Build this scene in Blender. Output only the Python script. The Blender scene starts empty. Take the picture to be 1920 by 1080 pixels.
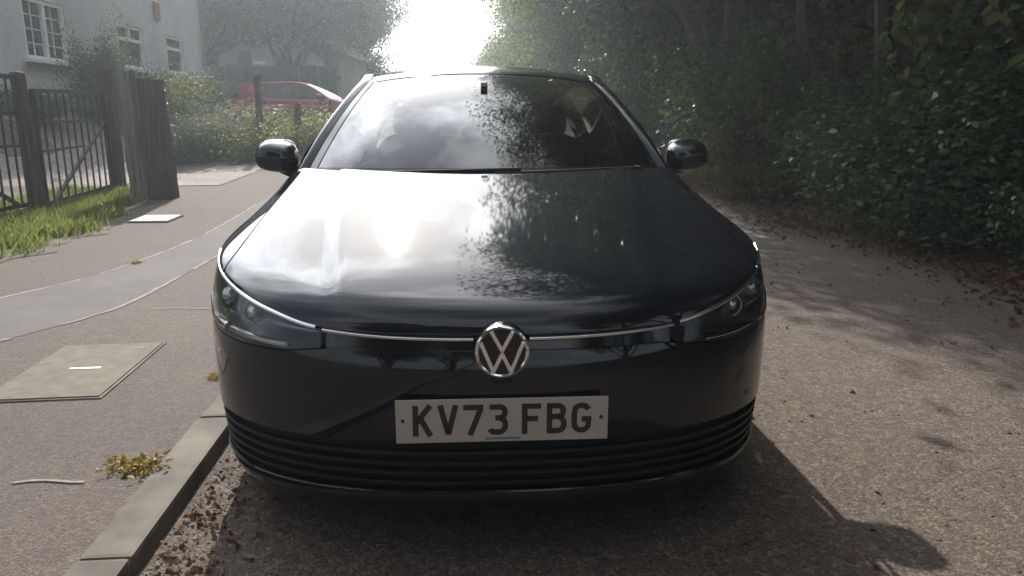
import bpy, math, random
import numpy as np
from mathutils import Vector

# ------------------------------------------------------------------ camera, sky, sun, exposure
scene = bpy.context.scene
COL = scene.collection
cam_d = bpy.data.cameras.new('camera')
cam = bpy.data.objects.new('camera', cam_d)
COL.objects.link(cam)
cam_d.sensor_width = 36.0
cam_d.lens = 1387 / 1920 * 36
cam_d.clip_start = 0.05
cam_d.clip_end = 3000
cam.location = (0, 0, 1.16)
cam.rotation_euler = (math.radians(90 - 12.5), 0, 0)
scene.camera = cam

SUN_EL = math.radians(34)
SUN_AZ = math.radians(-12)          # measured from +Y, negative = towards -X
sun_dir = Vector((math.sin(SUN_AZ) * math.cos(SUN_EL), math.cos(SUN_AZ) * math.cos(SUN_EL), math.sin(SUN_EL)))
sd = bpy.data.lights.new('sun', 'SUN')
sd.energy = 5.0
sd.angle = math.radians(0.53)
sd.color = (1.0, 0.94, 0.85)
sun = bpy.data.objects.new('sun', sd)
COL.objects.link(sun)
sun.rotation_euler = sun_dir.to_track_quat('Z', 'Y').to_euler()

world = bpy.data.worlds.new('World')
scene.world = world
world.use_nodes = True
wn, wl = world.node_tree.nodes, world.node_tree.links
wn.clear()
w_out = wn.new('ShaderNodeOutputWorld')
w_bg = wn.new('ShaderNodeBackground')
w_bg.inputs['Strength'].default_value = 0.078
sky = wn.new('ShaderNodeTexSky')
sky.sky_type = 'NISHITA'
sky.sun_disc = False
sky.sun_elevation = SUN_EL
sky.sun_rotation = SUN_AZ
sky.air_density = 1.0
sky.dust_density = 1.8
sky.ozone_density = 1.0
tc = wn.new('ShaderNodeTexCoord')
sep = wn.new('ShaderNodeSeparateXYZ')
wl.new(tc.outputs['Generated'], sep.inputs[0])
addz = wn.new('ShaderNodeMath'); addz.operation = 'ADD'; addz.inputs[1].default_value = 0.22
wl.new(sep.outputs['Z'], addz.inputs[0])
mx = wn.new('ShaderNodeMath'); mx.operation = 'MAXIMUM'; mx.inputs[1].default_value = 0.1
wl.new(addz.outputs[0], mx.inputs[0])
dx = wn.new('ShaderNodeMath'); dx.operation = 'DIVIDE'
dy = wn.new('ShaderNodeMath'); dy.operation = 'DIVIDE'
wl.new(sep.outputs['X'], dx.inputs[0]); wl.new(mx.outputs[0], dx.inputs[1])
wl.new(sep.outputs['Y'], dy.inputs[0]); wl.new(mx.outputs[0], dy.inputs[1])
comb = wn.new('ShaderNodeCombineXYZ')
wl.new(dx.outputs[0], comb.inputs[0]); wl.new(dy.outputs[0], comb.inputs[1])
cn = wn.new('ShaderNodeTexNoise')
cn.inputs['Scale'].default_value = 1.5
cn.inputs['Detail'].default_value = 6
cn.inputs['Roughness'].default_value = 0.55
cofs = wn.new('ShaderNodeVectorMath'); cofs.operation = 'ADD'; cofs.inputs[1].default_value = (12.5, 2.9, 0.0)
wl.new(comb.outputs[0], cofs.inputs[0])
wl.new(cofs.outputs[0], cn.inputs['Vector'])
cr = wn.new('ShaderNodeValToRGB')
cr.color_ramp.elements[0].position = 0.44
cr.color_ramp.elements[1].position = 0.58
wl.new(cn.outputs['Fac'], cr.inputs[0])
csc = wn.new('ShaderNodeMath'); csc.operation = 'MULTIPLY'; csc.inputs[1].default_value = 0.62
wl.new(cr.outputs['Color'], csc.inputs[0])
cmix = wn.new('ShaderNodeMixRGB')
veil = wn.new('ShaderNodeMath'); veil.operation = 'ADD'; veil.inputs[1].default_value = 0.22     # thin high veil between the clouds
wl.new(csc.outputs[0], veil.inputs[0])
wl.new(veil.outputs[0], cmix.inputs['Fac'])
# cloud and veil scatter forwards: brighter the nearer to the sun
sdot = wn.new('ShaderNodeVectorMath'); sdot.operation = 'DOT_PRODUCT'; sdot.inputs[1].default_value = tuple(sun_dir)
wl.new(tc.outputs['Generated'], sdot.inputs[0])
smax = wn.new('ShaderNodeMath'); smax.operation = 'MAXIMUM'; smax.inputs[1].default_value = 0.0
wl.new(sdot.outputs['Value'], smax.inputs[0])
spow = wn.new('ShaderNodeMath'); spow.operation = 'POWER'; spow.inputs[1].default_value = 7.0
wl.new(smax.outputs[0], spow.inputs[0])
sgain = wn.new('ShaderNodeMath'); sgain.operation = 'MULTIPLY_ADD'; sgain.inputs[1].default_value = 95.0; sgain.inputs[2].default_value = 11.0
wl.new(spow.outputs[0], sgain.inputs[0])
ctint = wn.new('ShaderNodeVectorMath'); ctint.operation = 'SCALE'; ctint.inputs[0].default_value = (0.97, 1.0, 1.05)
wl.new(sgain.outputs[0], ctint.inputs['Scale'])
wl.new(ctint.outputs[0], cmix.inputs['Color2'])
wl.new(sky.outputs[0], cmix.inputs['Color1'])
wl.new(cmix.outputs[0], w_bg.inputs['Color'])
wl.new(w_bg.outputs[0], w_out.inputs['Surface'])

scene.view_settings.view_transform = 'Standard'
scene.view_settings.look = 'None'
scene.view_settings.gamma = 1.0
scene.view_settings.use_curve_mapping = False
scene.view_settings.exposure = 0.64
scene.render.engine = 'CYCLES'
scene.cycles.use_denoising = True
scene.cycles.max_bounces = 8
scene.cycles.transparent_max_bounces = 24
scene.cycles.volume_bounces = 0

rng = np.random.default_rng(7)
random.seed(7)
R5 = math.radians(5)


def uv2xy(u, v):
    """road frame (u across, v along the road) -> world"""
    return u * math.cos(R5) - v * math.sin(R5), u * math.sin(R5) + v * math.cos(R5)


def sstep(a, b, x):
    t = np.clip((np.asarray(x, float) - a) / (b - a), 0, 1)
    return t * t * (3 - 2 * t)


def zroad(y):
    y = np.asarray(y, float)
    t = np.maximum(y - 7.5, 0)
    base = 0.03 * (t - 1.0 * (1 - np.exp(-t)))
    hump = 0.045 * np.maximum(y - 14, 0) - 0.03 * np.maximum(y - 26, 0)
    return base + hump


def spline(xs, ys):
    """natural cubic spline"""
    xs = np.asarray(xs, float); ys = np.asarray(ys, float)
    n = len(xs); h = np.diff(xs)
    A = np.zeros((n, n)); b = np.zeros(n)
    A[0, 0] = A[-1, -1] = 1
    for i in range(1, n - 1):
        A[i, i - 1] = h[i - 1]; A[i, i] = 2 * (h[i - 1] + h[i]); A[i, i + 1] = h[i]
        b[i] = 6 * ((ys[i + 1] - ys[i]) / h[i] - (ys[i] - ys[i - 1]) / h[i - 1])
    m = np.linalg.solve(A, b)

    def f(x):
        x = np.clip(np.asarray(x, float), xs[0], xs[-1])
        i = np.clip(np.searchsorted(xs, x) - 1, 0, n - 2)
        t1 = xs[i + 1] - x; t0 = x - xs[i]
        return (m[i] * t1 ** 3 + m[i + 1] * t0 ** 3) / (6 * h[i]) + (ys[i] / h[i] - m[i] * h[i] / 6) * t1 + (ys[i + 1] / h[i] - m[i + 1] * h[i] / 6) * t0
    return f


def pchip(xs, ys):
    """monotone cubic"""
    xs = np.asarray(xs, float); ys = np.asarray(ys, float)
    h = np.diff(xs); d = np.diff(ys) / h
    m = np.zeros(len(xs)); m[0] = d[0]; m[-1] = d[-1]
    for i in range(1, len(xs) - 1):
        if d[i - 1] * d[i] > 0:
            w1 = 2 * h[i] + h[i - 1]; w2 = h[i] + 2 * h[i - 1]
            m[i] = (w1 + w2) / (w1 / d[i - 1] + w2 / d[i])

    def f(x):
        x = np.clip(np.asarray(x, float), xs[0], xs[-1])
        i = np.clip(np.searchsorted(xs, x) - 1, 0, len(xs) - 2)
        t = (x - xs[i]) / h[i]
        return ((1 + 2 * t) * (1 - t) ** 2 * ys[i] + t * (1 - t) ** 2 * h[i] * m[i]
                + t * t * (3 - 2 * t) * ys[i + 1] + t * t * (t - 1) * h[i] * m[i + 1])
    return f


# ------------------------------------------------------------------ mesh helpers
class MB:
    def __init__(s):
        s.v = []; s.f = []

    def add(s, vs, fs):
        o = len(s.v)
        s.v.extend([tuple(map(float, p)) for p in vs])
        s.f.extend([tuple(i + o for i in f) for f in fs])
        return s

    def box(s, c, d, rz=0.0, rx=0.0, ry=0.0):
        from mathutils import Euler
        e = Euler((rx, ry, rz)).to_matrix()
        hx, hy, hz = d[0] / 2, d[1] / 2, d[2] / 2
        pts = [(-hx, -hy, -hz), (hx, -hy, -hz), (hx, hy, -hz), (-hx, hy, -hz), (-hx, -hy, hz), (hx, -hy, hz), (hx, hy, hz), (-hx, hy, hz)]
        pts = [tuple(e @ Vector(p) + Vector(c)) for p in pts]
        return s.add(pts, [(0, 3, 2, 1), (4, 5, 6, 7), (0, 1, 5, 4), (1, 2, 6, 5), (2, 3, 7, 6), (3, 0, 4, 7)])

    def bar(s, a, b, w, t=None, up=(0, 0, 1)):
        """rectangular bar from a to b"""
        a = Vector(a); b = Vector(b); t = t or w
        d = (b - a).normalized(); up = Vector(up)
        if abs(d.dot(up)) > 0.95: up = Vector((0, 1, 0))
        x = d.cross(up).normalized() * (w / 2); y = d.cross(x).normalized() * (t / 2)
        pts = [a - x - y, a + x - y, a + x + y, a - x + y, b - x - y, b + x - y, b + x + y, b - x + y]
        return s.add(pts, [(0, 3, 2, 1), (4, 5, 6, 7), (0, 1, 5, 4), (1, 2, 6, 5), (2, 3, 7, 6), (3, 0, 4, 7)])

    def tube(s, pts, rad, seg=8, cap=True):
        pts = [Vector(p) for p in pts]
        n = len(pts)
        rad = [rad] * n if np.isscalar(rad) else list(rad)
        rings = []; prev = None
        for i, p in enumerate(pts):
            d = (pts[min(i + 1, n - 1)] - pts[max(i - 1, 0)]).normalized()
            if prev is None:
                ref = Vector((0, 0, 1)) if abs(d.z) < 0.9 else Vector((1, 0, 0))
                x = d.cross(ref).normalized()
            else:
                x = (prev - d * prev.dot(d)).normalized()
            prev = x
            y = d.cross(x)
            rings.append([p + (x * math.cos(2 * math.pi * k / seg) + y * math.sin(2 * math.pi * k / seg)) * rad[i] for k in range(seg)])
        vs = [q for r in rings for q in r]
        fs = [(i * seg + k, i * seg + (k + 1) % seg, (i + 1) * seg + (k + 1) % seg, (i + 1) * seg + k) for i in range(n - 1) for k in range(seg)]
        if cap:
            fs.append(tuple(range(seg))[::-1]); fs.append(tuple((n - 1) * seg + k for k in range(seg)))
        return s.add(vs, fs)

    def grid(s, P, close_u=False):
        """P: array (n,m,3)"""
        P = np.asarray(P); n, m = P.shape[:2]
        fs = [(i * m + j, (i + 1) * m + j, (i + 1) * m + j + 1, i * m + j + 1) for i in range(n - 1) for j in range(m - 1)]
        if close_u:
            fs += [((n - 1) * m + j, j, j + 1, (n - 1) * m + j + 1) for j in range(m - 1)]
        return s.add(P.reshape(-1, 3), fs)

    def lathe(s, prof, c, axis='x', seg=32):
        """prof: list of (offset along axis, radius)"""
        P = np.zeros((seg, len(prof), 3))
        for k in range(seg):
            a = 2 * math.pi * k / seg
            for j, (o, r) in enumerate(prof):
                if axis == 'x': q = (o, r * math.cos(a), r * math.sin(a))
                elif axis == 'y': q = (r * math.cos(a), o, r * math.sin(a))
                else: q = (r * math.cos(a), r * math.sin(a), o)
                P[k, j] = np.array(q) + np.array(c)
        return s.grid(P, True)

    def superell(s, c, r, e=0.6, nu=20, nv=12):
        P = np.zeros((nu, nv, 3))
        sp = lambda w, p: np.sign(w) * abs(w) ** p
        for i in range(nu):
            a = 2 * math.pi * i / nu
            for j in range(nv):
                b = -math.pi / 2 + math.pi * j / (nv - 1)
                cb = sp(math.cos(b), e)
                P[i, j] = (c[0] + r[0] * cb * sp(math.cos(a), e), c[1] + r[1] * cb * sp(math.sin(a), e), c[2] + r[2] * sp(math.sin(b), e))
        return s.grid(P, True)

    def prism(s, poly, y0, y1):
        """poly in (x,z), extruded along y"""
        n = len(poly)
        vs = [(p[0], y0, p[1]) for p in poly] + [(p[0], y1, p[1]) for p in poly]
        fs = [tuple(range(n)), tuple(range(2 * n - 1, n - 1, -1))] + [(i, i + n, (i + 1) % n + n, (i + 1) % n) for i in range(n)]
        return s.add(vs, fs)

    def stroke(s, path, w, y0, y1, closed=False):
        """thick polyline in the x,z plane, mitred, given depth y0..y1 (y0 = front)"""
        P = [np.array(p, float) for p in path]; n = len(P)
        L, R = [], []
        for i in range(n):
            if closed or 0 < i < n - 1:
                a = P[i] - P[(i - 1) % n]; b = P[(i + 1) % n] - P[i]
            elif i == 0: a = b = P[1] - P[0]
            else: a = b = P[-1] - P[-2]
            a = a / np.linalg.norm(a); b = b / np.linalg.norm(b)
            na = np.array([-a[1], a[0]]); nb = np.array([-b[1], b[0]])
            m = na + nb; m = m / np.linalg.norm(m)
            k = min(1 / max(m.dot(na), 0.3), 2.5) * w / 2
            L.append(P[i] + m * k); R.append(P[i] - m * k)
        vs = []
        for i in range(n):
            vs += [(L[i][0], y0, L[i][1]), (R[i][0], y0, R[i][1]), (R[i][0], y1, R[i][1]), (L[i][0], y1, L[i][1])]
        fs = []
        for i in range(n if closed else n - 1):
            a = 4 * i; b = 4 * ((i + 1) % n)
            for k in range(4):
                fs.append((a + k, a + (k + 1) % 4, b + (k + 1) % 4, b + k))
        if not closed:
            fs += [(0, 3, 2, 1), (4 * n - 4, 4 * n - 3, 4 * n - 2, 4 * n - 1)]
        return s.add(vs, fs)

    def build(s, name, mat, parent=None, smooth=False, bevel=0.0, recalc=True):
        me = bpy.data.meshes.new(name)
        me.from_pydata(s.v, [], s.f)
        if recalc:
            import bmesh
            bm = bmesh.new(); bm.from_mesh(me)
            bmesh.ops.remove_doubles(bm, verts=bm.verts, dist=1e-5)
            bmesh.ops.recalc_face_normals(bm, faces=bm.faces)
            if bevel:
                bmesh.ops.bevel(bm, geom=[e for e in bm.edges if len(e.link_faces) == 2 and e.calc_face_angle(0) > 0.6], offset=bevel, segments=2, affect='EDGES', profile=0.7)
            bm.to_mesh(me); bm.free()
        return link(name, me, mat, parent, smooth)


def link(name, me, mat, parent=None, smooth=False):
    if mat is not None and not me.materials: me.materials.append(mat)
    if smooth:
        me.polygons.foreach_set('use_smooth', [True] * len(me.polygons))
        try: me.set_sharp_from_angle(angle=math.radians(40))
        except Exception: pass
    o = bpy.data.objects.new(name, me)
    COL.objects.link(o)
    if parent is not None: o.parent = parent
    return o


def tag(o, label=None, cat=None, group=None, kind=None):
    if label: o['label'] = label
    if cat: o['category'] = cat
    if group: o['group'] = group
    if kind: o['kind'] = kind
    return o


def thing(name, label, cat, loc=(0, 0, 0), rz=0.0, group=None):
    o = bpy.data.objects.new(name, None)
    COL.objects.link(o)
    o.location = loc; o.rotation_euler = (0, 0, rz)
    return tag(o, label, cat, group)


def fast_mesh(name, V, quads):
    me = bpy.data.meshes.new(name)
    nv, nq = len(V), len(quads)
    me.vertices.add(nv); me.vertices.foreach_set('co', np.asarray(V, np.float32).ravel())
    k = quads.shape[1]
    me.loops.add(nq * k); me.loops.foreach_set('vertex_index', np.asarray(quads, np.int32).ravel())
    me.polygons.add(nq); me.polygons.foreach_set('loop_start', np.arange(0, nq * k, k, dtype=np.int32))
    me.update(calc_edges=True)
    return me


# ------------------------------------------------------------------ materials
def new_mat(name):
    m = bpy.data.materials.new(name); m.use_nodes = True
    nt = m.node_tree
    return m, nt.nodes, nt.links, nt.nodes['Principled BSDF']


def plain(name, col, rough=0.6, metal=0.0, var=0.12, scale=18.0, bump=0.0, coat=0.0, spec=0.5, grain=None):
    """solid colour with a little procedural unevenness"""
    m, n, l, b = new_mat(name)
    t = n.new('ShaderNodeTexCoord')
    ns = n.new('ShaderNodeTexNoise'); ns.inputs['Scale'].default_value = scale; ns.inputs['Detail'].default_value = 5
    if grain:
        mp = n.new('ShaderNodeMapping'); mp.inputs['Scale'].default_value = grain
        l.new(t.outputs['Object'], mp.inputs[0]); l.new(mp.outputs[0], ns.inputs['Vector'])
    else:
        l.new(t.outputs['Object'], ns.inputs['Vector'])
    r = n.new('ShaderNodeValToRGB')
    r.color_ramp.elements[0].position = 0.3; r.color_ramp.elements[1].position = 0.7
    r.color_ramp.elements[0].color = tuple(c * (1 - var) for c in col) + (1,)
    r.color_ramp.elements[1].color = tuple(min(1, c * (1 + var)) for c in col) + (1,)
    l.new(ns.outputs['Fac'], r.inputs[0]); l.new(r.outputs[0], b.inputs['Base Color'])
    b.inputs['Roughness'].default_value = rough; b.inputs['Metallic'].default_value = metal
    b.inputs['Coat Weight'].default_value = coat; b.inputs['Coat Roughness'].default_value = 0.03
    b.inputs['Specular IOR Level'].default_value = spec
    if bump:
        bp = n.new('ShaderNodeBump'); bp.inputs['Strength'].default_value = bump; bp.inputs['Distance'].default_value = 0.01
        l.new(ns.outputs['Fac'], bp.inputs['Height']); l.new(bp.outputs[0], b.inputs['Normal'])
    return m


def aggregate(name, stops, chip=260.0, patch=0.9, bump=0.5, rough=0.9, patch_amt=0.35):
    """stone chips in a binder: voronoi cells coloured one by one, plus broad stains"""
    m, n, l, b = new_mat(name)
    t = n.new('ShaderNodeTexCoord')
    vo = n.new('ShaderNodeTexVoronoi'); vo.inputs['Scale'].default_value = chip
    l.new(t.outputs['Object'], vo.inputs['Vector'])
    sp = n.new('ShaderNodeSeparateColor'); l.new(vo.outputs['Color'], sp.inputs[0])
    vo2 = n.new('ShaderNodeTexVoronoi'); vo2.inputs['Scale'].default_value = chip * 0.37
    l.new(t.outputs['Object'], vo2.inputs['Vector'])
    sp2 = n.new('ShaderNodeSeparateColor'); l.new(vo2.outputs['Color'], sp2.inputs[0])
    av = n.new('ShaderNodeMath'); av.operation = 'MULTIPLY_ADD'; av.inputs[1].default_value = 0.3
    l.new(sp2.outputs[0], av.inputs[0])
    hf = n.new('ShaderNodeMath'); hf.operation = 'MULTIPLY'; hf.inputs[1].default_value = 0.7
    l.new(sp.outputs[0], hf.inputs[0]); l.new(hf.outputs[0], av.inputs[2])
    r = n.new('ShaderNodeValToRGB')
    els = r.color_ramp.elements
    els[0].position, els[0].color = stops[0][0], stops[0][1] + (1,)
    els[1].position, els[1].color = stops[-1][0], stops[-1][1] + (1,)
    for p, c in stops[1:-1]:
        e = els.new(p); e.color = c + (1,)
    l.new(av.outputs[0], r.inputs[0])
    ns = n.new('ShaderNodeTexNoise'); ns.inputs['Scale'].default_value = patch; ns.inputs['Detail'].default_value = 7; ns.inputs['Roughness'].default_value = 0.62
    l.new(t.outputs['Object'], ns.inputs['Vector'])
    r2 = n.new('ShaderNodeValToRGB')
    r2.color_ramp.elements[0].position = 0.33; r2.color_ramp.elements[1].position = 0.68
    lo = 1 - patch_amt
    r2.color_ramp.elements[0].color = (lo, lo * 0.98, lo * 0.96, 1); r2.color_ramp.elements[1].color = (1.12, 1.1, 1.08, 1)
    l.new(ns.outputs['Fac'], r2.inputs[0])
    mm = n.new('ShaderNodeMixRGB'); mm.blend_type = 'MULTIPLY'; mm.inputs[0].default_value = 1
    l.new(r.outputs[0], mm.inputs[1]); l.new(r2.outputs[0], mm.inputs[2]); l.new(mm.outputs[0], b.inputs['Base Color'])
    b.inputs['Roughness'].default_value = rough
    bp = n.new('ShaderNodeBump'); bp.inputs['Strength'].default_value = bump; bp.inputs['Distance'].default_value = 0.006
    l.new(vo.outputs['Distance'], bp.inputs['Height']); bp.invert = True
    l.new(bp.outputs[0], b.inputs['Normal'])
    return m


def leafmat(name, cols, transl=0.45, rough=0.42):
    m, n, l, b = new_mat(name)
    g = n.new('ShaderNodeNewGeometry')
    r = n.new('ShaderNodeValToRGB'); els = r.color_ramp.elements
    els[0].position, els[0].color = 0, cols[0] + (1,)
    els[1].position, els[1].color = 1, cols[-1] + (1,)
    for i, c in enumerate(cols[1:-1]):
        e = els.new((i + 1) / (len(cols) - 1)); e.color = c + (1,)
    t = n.new('ShaderNodeTexCoord')
    ns = n.new('ShaderNodeTexNoise'); ns.inputs['Scale'].default_value = 0.7; ns.inputs['Detail'].default_value = 3
    l.new(t.outputs['Object'], ns.inputs['Vector'])
    ad = n.new('ShaderNodeMath'); ad.operation = 'MULTIPLY_ADD'; ad.inputs[1].default_value = 0.55
    l.new(g.outputs['Random Per Island'], ad.inputs[0])
    sc = n.new('ShaderNodeMath'); sc.operation = 'MULTIPLY_ADD'; sc.inputs[1].default_value = 1.3; sc.inputs[2].default_value = -0.42
    l.new(ns.outputs['Fac'], sc.inputs[0]); l.new(sc.outputs[0], ad.inputs[2])
    l.new(ad.outputs[0], r.inputs[0])
    l.new(r.outputs[0], b.inputs['Base Color'])
    b.inputs['Roughness'].default_value = rough + 0.08
    b.inputs['Specular IOR Level'].default_value = 0.16 if cols[0][0] < 0.025 else 0.08
    tr = n.new('ShaderNodeBsdfTranslucent')
    hs = n.new('ShaderNodeHueSaturation'); hs.inputs['Value'].default_value = 1.5; hs.inputs['Hue'].default_value = 0.485
    l.new(r.outputs[0], hs.inputs['Color']); l.new(hs.outputs[0], tr.inputs['Color'])
    mix = n.new('ShaderNodeMixShader'); mix.inputs[0].default_value = transl
    l.new(b.outputs[0], mix.inputs[1]); l.new(tr.outputs[0], mix.inputs[2])
    l.new(mix.outputs[0], n['Material Output'].inputs['Surface'])
    return m


def glassmat(name, tint=(0.75, 0.8, 0.8), boost=1.0):
    """thin automotive glass: fresnel reflection over tinted transparency"""
    m, n, l, b = new_mat(name)
    n.remove(b)
    tr = n.new('ShaderNodeBsdfTransparent'); tr.inputs[0].default_value = tint + (1,)
    gl = n.new('ShaderNodeBsdfGlossy'); gl.inputs['Roughness'].default_value = 0.04
    fr = n.new('ShaderNodeFresnel'); fr.inputs['IOR'].default_value = 1.52
    mu = n.new('ShaderNodeMath'); mu.operation = 'MULTIPLY'; mu.inputs[1].default_value = boost; mu.use_clamp = True
    l.new(fr.outputs[0], mu.inputs[0])
    mix = n.new('ShaderNodeMixShader')
    l.new(mu.outputs[0], mix.inputs[0]); l.new(tr.outputs[0], mix.inputs[1]); l.new(gl.outputs[0], mix.inputs[2])
    l.new(mix.outputs[0], n['Material Output'].inputs['Surface'])
    return m


def carpaint(name, col, metal=0.0):
    m, n, l, b = new_mat(name)
    t = n.new('ShaderNodeTexCoord')
    ns = n.new('ShaderNodeTexNoise'); ns.inputs['Scale'].default_value = 9; ns.inputs['Detail'].default_value = 8
    l.new(t.outputs['Object'], ns.inputs['Vector'])
    r = n.new('ShaderNodeValToRGB')
    r.color_ramp.elements[0].color = col + (1,)
    r.color_ramp.elements[1].color = tuple(c * 1.15 + 0.003 for c in col) + (1,)   # thin road dust
    l.new(ns.outputs['Fac'], r.inputs[0]); l.new(r.outputs[0], b.inputs['Base Color'])
    b.inputs['Metallic'].default_value = metal
    b.inputs['Roughness'].default_value = 0.6
    b.inputs['Specular IOR Level'].default_value = 0.0
    b.inputs['Coat Weight'].default_value = 1.0
    mr = n.new('ShaderNodeMapRange'); mr.inputs['To Min'].default_value = 0.028; mr.inputs['To Max'].default_value = 0.055
    l.new(ns.outputs['Fac'], mr.inputs[0]); l.new(mr.outputs[0], b.inputs['Coat Roughness'])
    b.inputs['Coat IOR'].default_value = 1.5
    return m


M = {}
M['road'] = aggregate('road_asphalt', [(0.12, (0.0484, 0.0359, 0.0281)), (0.4, (0.0803, 0.0601, 0.0468)), (0.65, (0.1030, 0.0780, 0.0616)), (0.94, (0.1833, 0.1459, 0.1170))], chip=120, patch=0.35, patch_amt=0.22, bump=0.35)
M['pavement'] = aggregate('pavement_asphalt', [(0.1, (0.0546, 0.0406, 0.0328)), (0.5, (0.0780, 0.0601, 0.0491)), (0.9, (0.1170, 0.0928, 0.0772))], chip=150, patch=0.6, patch_amt=0.2)
M['strip'] = aggregate('fresh_strip_asphalt', [(0.1, (0.0741, 0.0663, 0.0632)), (0.9, (0.1170, 0.1053, 0.0998))], chip=180, patch=1.6, bump=0.2, patch_amt=0.22)
M['seal'] = plain('pale_joint', (0.2106, 0.1833, 0.1560), 0.9, var=0.3, scale=30)
M['concrete'] = plain('concrete', (0.122, 0.103, 0.080), 0.9, var=0.22, scale=14, bump=0.4)
M['kerb'] = plain('kerb_concrete', (0.115, 0.098, 0.080), 0.9, var=0.42, scale=6, bump=0.6)
M['white_cover'] = plain('pale_cover', (0.62, 0.58, 0.53), 0.8, var=0.15)
M['steel'] = plain('worn_steel', (0.5, 0.49, 0.47), 0.4, 0.6, var=0.2)
M['soil'] = plain('soil', (0.085, 0.065, 0.048), 0.95, var=0.5, scale=4, bump=0.6)
M['verge'] = plain('verge_ground', (0.080, 0.064, 0.040), 0.95, var=0.5, scale=5, bump=0.6)
M['drive'] = aggregate('drive_gravel', [(0.1, (0.1326, 0.1092, 0.1014)), (0.9, (0.3120, 0.2652, 0.2496))], chip=60, patch=1.2)
M['grass'] = leafmat('grass_blade', [(0.05, 0.075, 0.018), (0.10, 0.14, 0.03), (0.15, 0.18, 0.045), (0.22, 0.19, 0.08)], 0.5, 0.5)
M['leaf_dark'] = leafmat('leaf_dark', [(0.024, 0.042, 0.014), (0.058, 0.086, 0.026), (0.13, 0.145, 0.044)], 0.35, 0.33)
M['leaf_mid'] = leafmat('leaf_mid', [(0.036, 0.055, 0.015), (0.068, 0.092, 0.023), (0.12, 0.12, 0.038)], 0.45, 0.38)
M['leaf_light'] = leafmat('leaf_light', [(0.055, 0.085, 0.015), (0.11, 0.14, 0.022), (0.20, 0.20, 0.04)], 0.5, 0.45)  # yellow green; sunlit look of the right-hand trees put into the colour
M['leaf_grey'] = leafmat('leaf_grey', [(0.06, 0.075, 0.045), (0.11, 0.13, 0.08), (0.17, 0.18, 0.11)], 0.4, 0.5)
M['leaf_ivy'] = leafmat('leaf_ivy', [(0.022, 0.046, 0.020), (0.056, 0.092, 0.038), (0.115, 0.15, 0.066)], 0.25, 0.26)
M['litter'] = leafmat('dry_leaf', [(0.065, 0.035, 0.020), (0.115, 0.064, 0.036), (0.20, 0.13, 0.078)], 0.2, 0.7)
M['bark'] = plain('bark', (0.05, 0.042, 0.034), 0.9, var=0.45, scale=16, bump=0.8)
M['timber'] = plain('weathered_timber', (0.075, 0.046, 0.042), 0.9, var=0.5, scale=9, bump=0.7, grain=(3.5, 3.5, 0.22))
M['timber_grey'] = plain('grey_timber', (0.15, 0.145, 0.11), 0.9, var=0.45, scale=9, bump=0.7, grain=(3.5, 3.5, 0.22))
M['iron'] = plain('dark_iron', (0.022, 0.024, 0.024), 0.55, 0.3, var=0.3)
M['render'] = aggregate('pebbledash', [(0.1, (0.46, 0.465, 0.48)), (0.9, (0.66, 0.665, 0.68))], chip=70, patch=0.5, patch_amt=0.22)
M['render_pale'] = plain('pale_render', (0.42, 0.40, 0.37), 0.9, var=0.15, scale=2)
M['upvc'] = plain('white_upvc', (0.74, 0.74, 0.74), 0.35, var=0.03)
M['pane'] = plain('window_glass', (0.025, 0.03, 0.033), 0.04, spec=0.8)
M['curtain'] = plain('net_curtain', (0.55, 0.55, 0.53), 0.9, var=0.2, scale=9)
M['slate'] = plain('roof_tile', (0.12, 0.09, 0.075), 0.8, var=0.3, scale=6)
M['vent'] = plain('red_vent', (0.33, 0.13, 0.10), 0.7)
M['pipe'] = plain('grey_pipe', (0.12, 0.125, 0.13), 0.5)
M['green_fence'] = plain('green_fence', (0.035, 0.055, 0.048), 0.7, var=0.3)
M['blue'] = plain('blue_panel', (0.06, 0.10, 0.17), 0.5)
M['paint'] = carpaint('blue_black_paint', (0.004, 0.005, 0.008))
M['paint_red'] = carpaint('red_paint', (0.27, 0.018, 0.03), 0.1)
M['gloss_black'] = plain('gloss_black', (0.008, 0.008, 0.009), 0.08, var=0.0)
M['plastic'] = plain('black_plastic', (0.009, 0.009, 0.010), 0.5, var=0.2, spec=0.25)
M['rubber'] = plain('tyre_rubber', (0.018, 0.018, 0.018), 0.8, var=0.2)
M['alloy'] = plain('alloy', (0.45, 0.45, 0.46), 0.3, 0.9, var=0.05)
M['chrome'] = plain('chrome', (0.85, 0.86, 0.87), 0.06, 1.0, var=0.0)
M['dark_metal'] = plain('dark_metal', (0.22, 0.23, 0.24), 0.18, 1.0, var=0.02)
M['satin'] = plain('satin_chrome', (0.6, 0.61, 0.62), 0.22, 1.0, var=0.02)
M['lamp_white'] = plain('lamp_light_guide', (0.8, 0.82, 0.84), 0.2, 0.0, var=0.02, coat=1.0)
M['lamp_inner'] = plain('lamp_housing', (0.26, 0.26, 0.27), 0.25, 0.85)
M['lens'] = glassmat('lamp_lens', (0.86, 0.88, 0.9), 0.9)
M['screen'] = glassmat('windscreen_glass', (0.50, 0.55, 0.54), 2.0)
M['sideglass'] = glassmat('side_glass', (0.35, 0.38, 0.37), 1.2)
M['trim'] = plain('cabin_trim', (0.02, 0.02, 0.021), 0.7, var=0.15)
M['fabric'] = plain('seat_fabric', (0.035, 0.035, 0.038), 0.9, var=0.2, scale=60)
M['plate'] = plain('plate_white', (0.36, 0.305, 0.255), 0.35, var=0.05)
M['ink'] = plain('plate_ink', (0.02, 0.014, 0.014), 0.5, var=0.0)
M['tail'] = plain('tail_lamp', (0.25, 0.01, 0.012), 0.15, coat=1.0)


# ------------------------------------------------------------------ ground, road, pavement
def garden_ramp(x, y):
    return sstep(-6.6, -9.3, x)


def zpave(y): return zroad(y) + 0.1


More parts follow.
